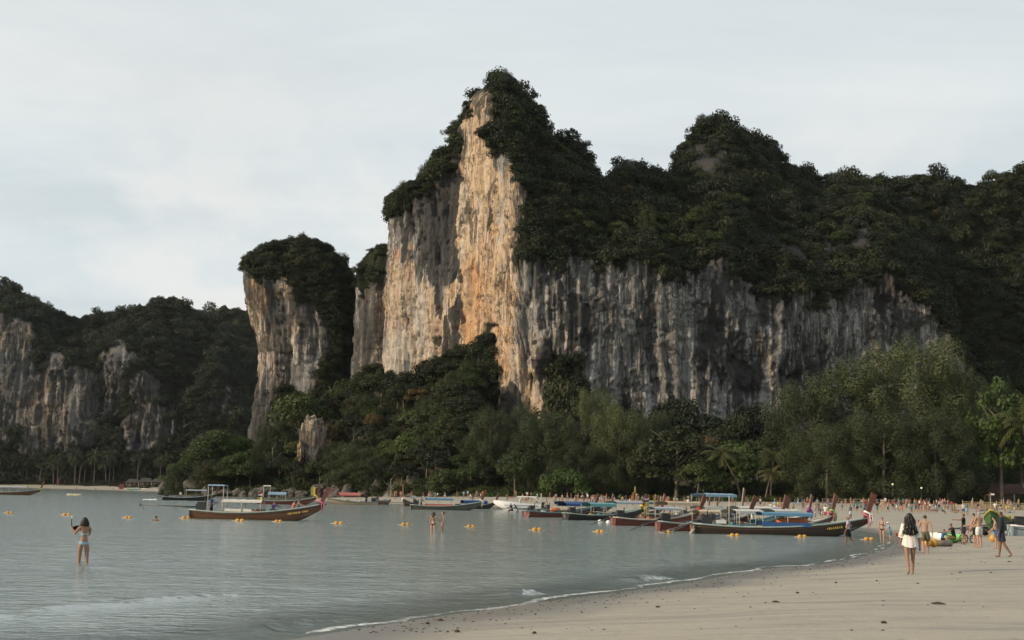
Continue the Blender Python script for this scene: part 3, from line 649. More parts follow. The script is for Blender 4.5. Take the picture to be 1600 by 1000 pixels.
# bushy crowns that clothe the cliffs (unit radius)
def bush_proto(seed, mat, n=6):
    rng = np.random.default_rng(seed); L = [(0, 0, .35, .62)]
    for i in range(n):
        a = 2 * math.pi * (i + rng.random() * .6) / n; rr = .45 + .3 * rng.random(); L.append((rr * math.cos(a), rr * math.sin(a), .05 + .45 * rng.random(), .34 + .2 * rng.random()))
    V, F = crown_lobes(rng, L, 330, .165, jit=.7); return mesh_np('hill_bush', V, F, [mat], smooth=False)
def scatter(name, pts, rot, scl, proto_me, **props):
    me = bpy.data.meshes.new(name); me.from_pydata([tuple(p) for p in pts], [], [])
    a = me.attributes.new('rot', 'FLOAT_VECTOR', 'POINT'); a.data.foreach_set('vector', np.asarray(rot, np.float32).ravel())
    a = me.attributes.new('scl', 'FLOAT_VECTOR', 'POINT'); a.data.foreach_set('vector', np.asarray(scl, np.float32).ravel())
    o = link(name, me, **props); po = bpy.data.objects.new(name + '_source', proto_me)
    g = bpy.data.node_groups.new(name, 'GeometryNodeTree')
    g.interface.new_socket('Geometry', in_out='INPUT', socket_type='NodeSocketGeometry'); g.interface.new_socket('Geometry', in_out='OUTPUT', socket_type='NodeSocketGeometry')
    gi, go = g.nodes.new('NodeGroupInput'), g.nodes.new('NodeGroupOutput'); ip = g.nodes.new('GeometryNodeInstanceOnPoints')
    ob = g.nodes.new('GeometryNodeObjectInfo'); ob.inputs['Object'].default_value = po; ob.inputs['As Instance'].default_value = True
    g.links.new(gi.outputs[0], ip.inputs['Points']); g.links.new(ob.outputs['Geometry'], ip.inputs['Instance'])
    for nm, sock in (('rot', 'Rotation'), ('scl', 'Scale')):
        at_ = g.nodes.new('GeometryNodeInputNamedAttribute'); at_.data_type = 'FLOAT_VECTOR'; at_.inputs['Name'].default_value = nm
        g.links.new(at_.outputs['Attribute'], ip.inputs[sock])
    g.links.new(ip.outputs[0], go.inputs[0]); md = o.modifiers.new('scatter', 'NODES'); md.node_group = g
    return o
rngV = np.random.default_rng(77)
pools = {'main': [[] for _ in range(4)], 'far': [[] for _ in range(3)]}
for V, veg, F, W, n, (s0, s1), pool in SITES:
    ok = (veg[F].mean(1) > .6) & (W[F].max(1) < 1.9)
    A, B, Cc, D = V[F[:, 0]], V[F[:, 1]], V[F[:, 2]], V[F[:, 3]]
    nrm = np.cross(B - A, D - A); ar = np.linalg.norm(nrm, axis=1) * ok
    pk = rngV.choice(len(F), n, p=ar / ar.sum()); c = (A + B + Cc + D)[pk] / 4; nn = nrm[pk] / np.linalg.norm(nrm[pk], axis=1, keepdims=True)
    nn = np.where((nn[:, 1] > 0)[:, None] & (W[F[pk, 0]] < 1.0)[:, None], -nn, nn)
    sc = s0 + (s1 - s0) * rngV.random(n) ** 1.6; big = rngV.random(n) < .09; sc = np.where(big, s1 * (1.0 + .45 * rngV.random(n)), sc)
    for i in range(n):
        p = pools[pool][rngV.integers(len(pools[pool]))]
        tilt = (rngV.random() - .5) * .5
        p.append((c[i] + np.array([0, -.35 * sc[i], (.25 if big[i] and W[F[pk[i], 0]] > .3 else -.30) * sc[i]]), (tilt, (rngV.random() - .5) * .5, rngV.random() * 6.28), (sc[i], sc[i], sc[i] * (.7 + (1.1 if big[i] else .6) * rngV.random()))))
for pool, mat, nm in (('main', M_hill, 'cliff_vegetation'), ('far', M_far, 'far_vegetation')):
    for k, p in enumerate(pools[pool]):
        o = scatter(nm, [a[0] for a in p], [a[1] for a in p], [a[2] for a in p], bush_proto(900 + k + 10 * (pool == 'far'), mat, 5 + k), kind='stuff')
        o['label'] = 'dense dark shrubs and trees clothing the %s' % ('limestone tower, pillar and wall' if pool == 'main' else 'far cliffs across the bay')

# ---------------------------------------------------------------- single trees
def limb_trunk(h, r, rng, branches=5, lean=.06, spread=.4):
    m = MB(); dx, dy = rng.normal() * lean * h, rng.normal() * lean * h
    pts = [(dx * t * t, dy * t * t, h * t) for t in (0, .12, .35, .6, .85)]
    m.tube(pts, [r * 1.5, r, r * .8, r * .55, r * .25], 7)
    for i in range(branches):
        t = .35 + .5 * rng.random(); a = rng.random() * 6.28; L = h * spread * (.5 + .5 * rng.random()); b = (dx * t * t, dy * t * t, h * t)
        m.tube([b, (b[0] + math.cos(a) * L * .5, b[1] + math.sin(a) * L * .5, b[2] + L * .35), (b[0] + math.cos(a) * L, b[1] + math.sin(a) * L, b[2] + L * .75)], [r * .4, r * .25, r * .08], 5)
    return m
def broad_tree(seed, h=1.0):
    """unit-height domed tree: trunk mesh, crown mesh vertices"""
    rng = np.random.default_rng(seed); L = []
    for i in range(26):
        d = unit(rng, 1)[0]; d[2] = abs(d[2]) * .9 - .25; q = .60 + .30 * rng.random(); L.append((d[0] * .36 * q / .8, d[1] * .36 * q / .8, .60 + d[2] * .34, .10 + .09 * rng.random()))
    return limb_trunk(.75, .022, rng), crown_lobes(rng, L, 7000, .042)
def tier_tree(seed):
    rng = np.random.default_rng(seed); L = []
    for z, R, n in ((.38, .46, 11), (.54, .50, 12), (.70, .42, 10), (.84, .28, 7), (.94, .13, 3)):
        for i in range(n):
            a = 6.28 * (i + rng.random() * .7) / n; q = R * (.35 + .62 * rng.random()); L.append((q * math.cos(a), q * math.sin(a), z + .03 * rng.normal(), .075 + .05 * rng.random()))
    V, F = crown_lobes(rng, L, 9500, .045, up=.9); return limb_trunk(.85, .024, rng, 7, .05, .5), (V, F)
def casuarina_tree(seed, fine=1.0, dense=1.0):
    """billowing plumes of fine needles on rising branches, full nearly to the ground"""
    rng = np.random.default_rng(seed); Cs, Ns, As = [], [], []
    n = int(92 * dense)
    for i in range(n):
        z = .07 + .84 * ((i + rng.random()) / n) ** .95; t = (z - .40) / .60
        R = .36 * (1 - abs(t) ** 2.6) ** .6 if t > 0 else .36 * (1 - .35 * t * t)
        R *= (.30 + .74 * rng.random() ** .6); a = i * 2.399 + rng.random() * .8
        c = np.array([R * math.cos(a), R * math.sin(a), z]); L = .062 + .062 * rng.random(); k = int(20000 * dense * L * L * 1.8)
        d = unit(rng, k); q = .55 + .5 * rng.random(k) ** .6; up = z > .55 or rng.random() < .3
        out = np.array([math.cos(a), math.sin(a), 0.0])
        ax = out * .45 + np.array([0, 0, 1.0 if up else -.8]); ax /= np.linalg.norm(ax)
        pc = d * q[:, None] * L * .72; pc = pc + ax * ((pc @ ax) * .45)[:, None]
        Cs.append(c + pc); Ns.append(d + np.array([0, 0, .3]) + rng.normal(size=d.shape) * .24); As.append(np.tile(ax, (k, 1)) * .6 + out * .3 + rng.normal(size=(k, 3)) * .6)
    Cs, Ns, As = np.vstack(Cs), np.vstack(Ns), np.vstack(As)
    return limb_trunk(.9, .014, rng, 9, .02, .28), quads(Cs, Ns, 0.019 * fine * (.7 + .6 * rng.random(len(Cs))), .36, rng, As)
def palm_tree(seed, h=1.0, lean=.12, nf=20):
    rng = np.random.default_rng(seed); a = rng.random() * 6.28; m = MB()
    top = np.array([math.cos(a) * lean, math.sin(a) * lean, .78])
    pts = [(top[0] * t ** 1.7, top[1] * t ** 1.7, .78 * t) for t in np.linspace(0, 1, 8)]; m.tube(pts, list(np.linspace(.015, .008, 8)), 7)
    Vs, Fs = [], []; nb = 0
    for f in range(nf):
        az = 6.28 * ((f * .618) % 1 + .03 * rng.normal()); el = 1.25 - 1.75 * f / nf + .12 * rng.normal(); L = .26 + .05 * rng.random()
        p = top.copy(); d = np.array([math.cos(az) * math.cos(el), math.sin(az) * math.cos(el), math.sin(el)]); side = np.array([-math.sin(az), math.cos(az), 0])
        st = 13
        for k in range(st):
            q = p + d * L / st; d = d + np.array([0, 0, -.07 - .016 * k]); d /= np.linalg.norm(d); w = .066 * math.sin(math.pi * (.12 + .80 * k / st)) + .006
            for sgn in (-1, 1):
                tip = q + side * sgn * w * .8 + d * w * .55 - np.array([0, 0, .45 * w * (1 + .6 * rng.random())])
                Vs += [p, p + (q - p) * .62, tip, tip - d * .004]; Fs.append((nb, nb + 1, nb + 2, nb + 3)); nb += 4
            Vs += [p + side * .0035, q + side * .0025, q - side * .0025, p - side * .0035]; Fs.append((nb, nb + 1, nb + 2, nb + 3)); nb += 4
            p = q
    return m, (np.array(Vs), np.array(Fs))
_proto = {}
def protos(kind, n, fn, mats, trunk):
    """n variants of a kind of tree, in each of the crown materials"""
    for i in range(n):
        m, (V, F) = fn(i); tm = m.mesh('trunk', trunk, True)
        for mk, mat in mats.items(): _proto.setdefault((kind, mk), []).append((tm, mesh_np('crown', V, F, [mat], smooth=False)))
protos('broad', 4, lambda i: broad_tree(20 + i), {'green': M_broad, 'bright': M_bright, 'dark': M_hill, 'dry': M_dry, 'orange': M_orange}, M_bark)
protos('tier', 2, lambda i: tier_tree(40 + i), {'green': M_broad, 'bright': M_bright, 'dark': M_hill}, M_bark)
protos('casu', 4, lambda i: casuarina_tree(60 + i), {'olive': M_casu, 'dark': M_pine}, M_bark)
protos('palm', 4, lambda i: palm_tree(80 + i, lean=.05 + .06 * i), {'palm': M_palm}, M_bark)
protos('palm', 4, lambda i: palm_tree(180 + i, lean=.012 + .02 * i), {'far': M_fpalm}, M_bark)
rngT = np.random.default_rng(11)
NAMES = {'broad': 'broadleaf_tree', 'tier': 'tiered_tree', 'casu': 'casuarina_tree', 'palm': 'palm_tree'}
def tree(kind, mk, x, y, h, w, label, group, sink=.3, var=None, rz=None):
    z = gz(x, y) - sink; pr = _proto[(kind, mk)]; tm, cm = pr[rngT.integers(len(pr)) if var is None else var]
    nat = {'broad': .98, 'tier': 1.02, 'casu': .74, 'palm': .54}[kind]
    e = empty(NAMES[kind], label, 'palm' if kind == 'palm' else 'tree', (x, y, z), rngT.random() * 6.28 if rz is None else rz, group)
    s = w / nat if w else h; e.scale = (s, s, h)
    link('trunk', tm, e); link('crown', cm, e); return e
def tree_px(kind, mk, px, top, Y, wpx, label, group, base=None, var=None, rz=None):
    """a tree whose crown was measured in the photograph: centre, top and width in pixels, distance Y"""
    p = at(px, top, Y); x = p[0]; g = gz(x, Y) - .3; h = (p[2] - g) * 1.0; sink = .3
    if kind == 'broad' and wpx * Y / FPX > 1.05 * h: h /= .62; sink = .38 * h
    return tree(kind, mk, x, Y, h, wpx * Y / FPX, label, group, sink=sink, var=var, rz=rz)
GR = 'trees along the back of the beach'
BEACH_TREES = [
    ('casu', 'olive', 1425, 522, 338, 215, 'tallest and broadest olive casuarina above the beach crowd'),
    ('casu', 'olive', 1338, 556, 342, 170, 'big olive casuarina standing left beside the tallest one'),
    ('casu', 'dark', 1262, 590, 346, 150, 'dark casuarina rounding off the left end of the tall casuarina clump'),
    ('casu', 'olive', 1484, 556, 336, 110, 'slim olive casuarina at the right end of the tall clump'),
    ('casu', 'dark', 1380, 640, 322, 170, 'lower dark casuarina filling the front foot of the tall clump'),
    ('casu', 'dark', 1462, 640, 318, 120, 'lower casuarina in the front of the tall clump near the bright green tree'),
    ('casu', 'dark', 1292, 660, 326, 130, 'lower dark casuarina in front of the clump beside the palms'),
    ('tier', 'bright', 1562, 606, 318, 118, 'bright green tiered almond tree right of the casuarinas', 0),
    ('palm', 'palm', 1606, 628, 316, 110, 'coconut palm cut off by the right edge of the picture'),
    ('casu', 'olive', 1512, 600, 352, 60, 'thin brownish casuarina behind the bright green almond tree'),
    ('casu', 'dark', 1552, 588, 372, 80, 'feathery brown tree high behind the bright green almond tree'),
    ('broad', 'dark', 1618, 600, 345, 110, 'dark broad tree behind the palm at the right edge'),
    ('casu', 'olive', 968, 630, 350, 104, 'pale olive drooping casuarina in the middle of the tree line'),
    ('casu', 'olive', 930, 604, 366, 90, 'olive casuarina rising highest against the grey wall'),
    ('casu', 'dark', 1000, 650, 360, 70, 'narrow casuarina just right of the pale drooping one'),
    ('broad', 'dark', 880, 572, 385, 104, 'dark tree climbing the foot of the cliff where orange turns grey'),
    ('casu', 'dark', 858, 640, 355, 120, 'wide dark casuarina in front of the pale cliff corner'),
    ('casu', 'dark', 818, 628, 376, 66, 'thin open needle tree standing against the lit cliff corner'),
    ('casu', 'dark', 905, 690, 346, 110, 'low dense casuarina between the wide dark and the pale one'),
    ('broad', 'bright', 885, 728, 338, 84, 'light green leafy tree low in front of the dark casuarinas'),
    ('broad', 'green', 806, 700, 348, 66, 'green leafy tree at the left end of the beach tree line'),
    ('tier', 'dark', 1058, 668, 342, 134, 'wide dark tiered tree with a bare trunk behind the boats', 1),
    ('broad', 'dark', 1060, 612, 392, 110, 'dark tree against the grey wall behind the tiered tree'),
    ('broad', 'dark', 1120, 640, 388, 90, 'dark rounded tree against the wall left of the palms'),
    ('broad', 'dark', 1178, 622, 392, 96, 'dark tree high behind the coconut palms'),
    ('broad', 'dry', 1096, 672, 352, 80, 'brownish leafy tree between the tiered tree and the bright one'),
    ('broad', 'bright', 1142, 684, 344, 128, 'bright green broad tree behind the coconut palms'),
    ('broad', 'green', 1090, 716, 334, 70, 'green round tree low to the left of the coconut palms'),
    ('palm', 'palm', 1158, 690, 336, 74, 'coconut palm with leaning trunk in front of the bright green tree', 3),
    ('palm', 'palm', 1204, 694, 338, 72, 'upright coconut palm right of the leaning palm', 0),
    ('palm', 'palm', 1196, 726, 332, 56, 'short coconut palm below the upright one', 1),
    ('broad', 'dark', 1228, 690, 350, 80, 'dark tree between the palms and the casuarina clump'),
    ('broad', 'dark', 1010, 700, 352, 80, 'shadowy leafy tree behind the flags on the beach'),
    ('casu', 'dark', 1032, 640, 378, 60, 'small needle tree at the foot of the pale streak on the wall'),
]
for rec in BEACH_TREES:
    k, mk, px, top, Y, w, lab = rec[:7]; tree_px(k, mk, px, top, Y, w, lab, GR, var=rec[7] if len(rec) > 7 else None)
# trees between the front row and the wall: fill behind
fill = [(px, 655 + 22 * math.sin(px * .07), 372 + 14 * math.sin(px * .11)) for px in range(846, 1660, 34)]
for i, (px, top, Y) in enumerate(fill):
    tree_px('broad', 'dark', px, top + (18 if px > 1240 else 0), Y, 74, 'dark tree half hidden before the grey wall', 'dark trees filling in behind the beach trees')
# ---- headland forest
GH = 'trees on the wooded headland'
HEAD = [
    ('casu', 'dark', 768, 634, 372, 84, 'tall open needle tree with bare stem at the right end of the headland'),
    ('tier', 'green', 702, 648, 388, 66, 'flat tiered tree halfway up the headland'),
    ('broad', 'dark', 640, 578, 440, 84, 'dark crown touching the pale foot of the orange cliff'),
    ('broad', 'dark', 690, 556, 436, 72, 'round dark tree at the top of the headland under the orange cliff'),
    ('broad', 'dark', 728, 560, 430, 54, 'dark tree near the ivy column under the orange cliff'),
    ('broad', 'bright', 640, 672, 398, 84, 'light green bushy tree low on the middle of the headland'),
    ('casu', 'olive', 566, 694, 402, 116, 'wide feathery olive tree above the headland rocks'),
    ('broad', 'green', 470, 606, 452, 96, 'leafy green tree draped with creepers left of the headland crest'),
    ('broad', 'green', 544, 590, 458, 70, 'green tree on the saddle between pillar and tower'),
    ('broad', 'dark', 590, 566, 462, 76, 'dark round tree in the gap left of the orange cliff'),
    ('broad', 'green', 336, 664, 446, 72, 'rounded tree at the left shoulder of the headland'),
    ('broad', 'green', 312, 690, 440, 64, 'leafy tree at the left tip of the headland'),
    ('broad', 'dry', 330, 722, 434, 50, 'yellowish tree near the left tip of the headland'),
    ('broad', 'bright', 372, 702, 436, 56, 'light green tree with pale trunk at the left of the headland'),
    ('broad', 'orange', 396, 690, 444, 26, 'small orange leaved tree under the pillar'),
    ('broad', 'orange', 553, 616, 440, 26, 'small rusty crowned tree on the headland below the saddle'),
    ('casu', 'dark', 428, 658, 446, 66, 'feathery dark tree against the lower pillar'),
    ('broad', 'dry', 648, 704, 392, 40, 'brownish bush tree in the middle of the headland'),
    ('broad', 'green', 694, 728, 366, 60, 'round green tree near the beach end of the headland'),
    ('broad', 'green', 742, 716, 366, 60, 'dark green tree behind the beach grass left of the needle tree'),
    ('broad', 'dark', 762, 528, 424, 34, 'dark ivy clad tree climbing the cliff corner'),
]
for k, mk, px, top, Y, w, lab in HEAD:
    if mk == 'orange':
        for Y in np.arange(426, 466, 1.0):
            p_ = at(px, top, Y)
            if p_[2] - gz(p_[0], Y) < 7.5: break
    tree_px(k, mk, px, top, Y, w, lab, GH)
dead = limb_trunk(1.0, .022, np.random.default_rng(5), 9, .05, .38).mesh('pale_trunk', M_paleb, True)
for px, top, Y, lab in ((428, 690, 428, 'bare pale tree trunk standing among the headland trees under the pillar'), (612, 742, 372, 'thin pale trunk in front of the dark headland trees')):
    
    for Y in np.arange(Y - 8, 466, 1.0):
        p_ = at(px, top, Y); g_ = gz(p_[0], Y)
        if p_[2] - g_ < 11: break
    o = link('bare_tree', dead); o.location = (p_[0], Y, g_ - .2); h_ = p_[2] - g_; o.scale = (h_, h_, h_); o['label'] = lab; o['category'] = 'tree'; o['group'] = GH
cnt = 0; tries = 0; placed = []
while cnt < 128 and tries < 6000:
    tries += 1
    x = rngT.uniform(-103, -3); u = rngT.random()
    f = np.interp(x, _mound[:, 0], _mound[:, 1]); c = np.interp(x, _mound[:, 0], _mound[:, 2]); y = f + 3 + u * (c - f + 4)
    if any((x - a) ** 2 + (y - b) ** 2 < 17 for a, b in placed): continue
    placed.append((x, y)); h = rngT.uniform(6.5, 11.5) * (1 if u < .8 else .82); r = rngT.random()
    # keep the pale outcrop and the cliff foot open
    q = project(np.array([[x, y, gz(x, y) + h * .7]])); qx, qy = q[0][0], q[1][0]
    if 478 < qx < 502 and 640 < qy < 720: placed.pop(); continue
    lim = np.interp(qx, [290, 330, 385, 400, 430, 470, 540, 590, 640, 690, 750, 775, 800], [702, 664, 668, 692, 655, 606, 566, 566, 580, 560, 545, 640, 680]); qt = project(np.array([[x, y, gz(x, y) + h]]))[1][0]
    if qt < lim - 3: placed.pop(); continue
    zone = 'left tip' if x < -80 else 'slope below the pillar' if x < -50 else 'middle' if x < -25 else 'right flank'
    up = 'lower' if u < .33 else 'upper' if u > .66 else 'mid height'
    if r < .70: k, mk, d = 'broad', ('dark' if r < .40 else 'green'), ('dark' if r < .40 else 'mid green')
    elif r < .80: k, mk, d = 'broad', 'bright', 'light green'
    elif r < .86: k, mk, d = 'broad', 'dry', 'brownish'
    else: k, mk, d = 'casu', 'dark', 'feathery'
    tree(k, mk, x, y, h, h * rngT.uniform(.85, 1.25), '%s tree, %s %s of headland' % (d, up, zone), GH + ', %s %s' % (up, zone), .6); cnt += 1
# ---- palm grove and undergrowth over the far beach
palms = [(4, 712), (12, 716), (22, 708), (34, 714), (44, 706), (52, 716), (64, 712), (74, 706), (86, 714), (93, 704), (104, 712), (114, 708), (126, 716), (134, 706), (146, 712), (160, 706), (168, 716), (180, 702), (190, 708),
         (203, 705), (217, 704), (228, 714), (231, 708), (242, 700), (252, 710), (262, 704), (273, 706), (284, 712), (-12, 710), (-26, 706), (-40, 712), (30, 702), (120, 700), (174, 698), (8, 700), (60, 700), (150, 700)]
for i, (px, top) in enumerate(palms):
    Y = 862 + 16 * ((i * 5) % 4) / 3 + (px < 60) * 14
    lab = {203: 'pale sunlit coconut palm left in front of the far grove', 242: 'tall pale coconut palm standing clear at the right of the far grove', 273: 'rightmost coconut palm of the far grove above the small sea stack'}.get(px, 'slim dark coconut palm behind the far beach')
    tree_px('palm', 'palm' if px in (203, 242, 273) else 'far', px, top, Y, 30, lab, 'coconut palms behind the far beach')

# ---- taller crowns standing out of the scrub on the cliffs
V, veg, F, W = SITES[0][:4]
ok = (veg[F].mean(1) > .9) & (W[F].min(1) > .10) & (W[F].max(1) < 1.6); idx = np.nonzero(ok)[0]
for kind, mk, n, h0, h1 in (('broad', 'green', 130, 5.0, 8.5), ('broad', 'dark', 170, 5.0, 9.0), ('broad', 'dry', 34, 3.5, 6.0), ('casu', 'dark', 80, 4.5, 9.0), ('tier', 'dark', 60, 5.0, 8.0)):
    pk = rngV.choice(idx, n); hh_ = h0 + (h1 - h0) * rngV.random(n); tm, cm = _proto[(kind, mk)][1]
    for me_, nm in ((cm, 'cliff_tree_crowns'), (tm, 'cliff_tree_trunks')):
        o = scatter(nm, V[F[pk, 0]] + np.stack([0 * hh_, -.1 * hh_, -.28 * hh_], 1), [(0, 0, a * 6.28) for a in rngV.random(n)], np.stack([hh_, hh_, hh_ * .95], 1), me_, kind='stuff'); o['label'] = 'taller trees standing out of the scrub on the wooded cliff slopes'
# ---- undergrowth on the forest floor, and the shrubs one can tell apart at the edge of the sand
pts, rot, scl = [], [], []
for i in range(2600):
    if i < 1100: x = rngT.uniform(-2, 240); y = np.interp(x, _mound[:, 0], _mound[:, 1]) + rngT.uniform(2, 62)
    else:
        x = rngT.uniform(-106, 4); f = np.interp(x, _mound[:, 0], _mound[:, 1]); c = np.interp(x, _mound[:, 0], _mound[:, 2]); y = f + 1 + rngT.random() * (c - f + 8)
    s_ = rngT.uniform(1.1, 2.5); pts.append((x, y, 0)); rot.append((0, 0, rngT.random() * 6.28)); scl.append((s_, s_, s_ * rngT.uniform(.8, 1.3)))
pa = np.array(pts); pa[:, 2] = ground_z(pa[:, 0], pa[:, 1]) - .2
qx, qy = project(pa); ok = ~((qx > 478) & (qx < 502) & (qy > 650) & (qy < 725))
for k in range(2):
    idx = [i for i in range(len(pa)) if i % 2 == k and ok[i]]
    o = scatter('undergrowth', pa[idx], [rot[i] for i in idx], [scl[i] for i in idx], bush_proto(950 + k, M_broad if k else M_hill, 5), kind='stuff'); o['label'] = 'dense undergrowth between the trees'
pts = [(rngT.uniform(-700, -190), 0, 0) for _ in range(700)]
pa = np.array(pts); pa[:, 1] = [np.interp(x, SHORE[::-1, 0], SHORE[::-1, 1]) + rngT.uniform(29, 75) for x in pa[:, 0]]; pa[:, 2] = ground_z(pa[:, 0], pa[:, 1]) - .3
sc_ = [rngT.uniform(1.6, 4.2) for _ in pa]; sc_ = [s_ * (1 if p[1] > np.interp(p[0], SHORE[::-1, 0], SHORE[::-1, 1]) + 40 else .6) for s_, p in zip(sc_, pa)]
o = scatter('undergrowth', pa, [(0, 0, rngT.random() * 6.28) for _ in pa], [(s_ * 1.3, s_ * 1.3, s_) for s_ in sc_], bush_proto(960, M_far, 6), kind='stuff'); o['label'] = 'low bushes under the far palm grove'
shrub_me = [bush_proto(970 + k, M_bright if k % 2 else M_broad, 6) for k in range(4)]
for i, px in enumerate(list(range(1010, 1250, 13)) + [768, 778, 790, 802, 560, 590, 620, 652, 690, 722, 745, 816, 838, 862, 884, 930, 970, 1300, 1345, 1410, 1470]):
    Y = np.interp(xat(px, 340), _mound[:, 0], _mound[:, 1]) - rngT.uniform(.5, 3.5); x = xat(px, Y)
    if px < 760: Y = np.interp(x, _mound[:, 0], _mound[:, 1]) + 1
    o = link('beach_shrub', shrub_me[i % 4]); r = rngT.uniform(1.3, 2.3); o.location = (x, Y, gz(x, Y) - .25); o.scale = (r * 1.25, r, r * .95); o.rotation_euler = (0, 0, rngT.random() * 6.28)
    wh = 'at the edge of the sand below the palms' if 1100 < px < 1250 else 'under the tiered tree behind the flags' if 1000 < px <= 1100 else 'at the foot of the tall needle tree' if 760 < px < 830 else 'at the beach edge of the headland' if px < 760 else 'under the casuarinas behind the crowd'
    o['label'] = '%s shrub %s' % ('bright green' if i % 2 else 'dark green', wh); o['category'] = 'shrub'; o['group'] = 'shrubs along the edge of the sand, ' + wh
# ================================================================ PEOPLE
SKIN = {'fair': paint('skin_fair', (0.35, 0.215, 0.150), 0.55, 0.06, 3), 'tan': paint('skin_tan', (0.255, 0.145, 0.092), 0.55, 0.06, 3), 'brown': paint('skin_brown', (0.17, 0.092, 0.056), 0.55, 0.06, 3)}
HAIR = {'black': paint('hair_black', (0.012, 0.010, 0.009), 0.45, 0.3, 20), 'brown': paint('hair_brown', (0.06, 0.035, 0.02), 0.5, 0.3, 20), 'blond': paint('hair_blond', (0.33, 0.22, 0.11), 0.55, 0.25, 20), 'grey': paint('hair_grey', (0.30, 0.29, 0.28), 0.6, 0.2, 20)}
CLOTH = {k: paint('cloth_' + k, tuple(v * .74 for v in c), 0.85, 0.25, 7, bump=.7, bdist=.03) for k, c in {
    'white': (0.74, 0.72, 0.68), 'black': (0.016, 0.016, 0.018), 'navy': (0.022, 0.030, 0.055), 'blue': (0.05, 0.13, 0.33), 'light_blue': (0.30, 0.50, 0.62), 'red': (0.42, 0.05, 0.04), 'coral': (0.60, 0.22, 0.15),
    'yellow': (0.62, 0.46, 0.10), 'green': (0.09, 0.14, 0.06), 'teal': (0.06, 0.24, 0.25), 'pink': (0.58, 0.28, 0.30), 'grey': (0.23, 0.23, 0.23), 'khaki': (0.13, 0.125, 0.065), 'purple': (0.16, 0.07, 0.22), 'lilac': (0.50, 0.42, 0.52), 'orange': (0.62, 0.24, 0.06)}.items()}
COLNAME = {k: k.replace('_', ' ') for k in CLOTH}
EYE_M = paint('eye_dark', (0.02, 0.015, 0.012), 0.3); LIP_M = paint('lip', (0.35, 0.13, 0.11), 0.5)

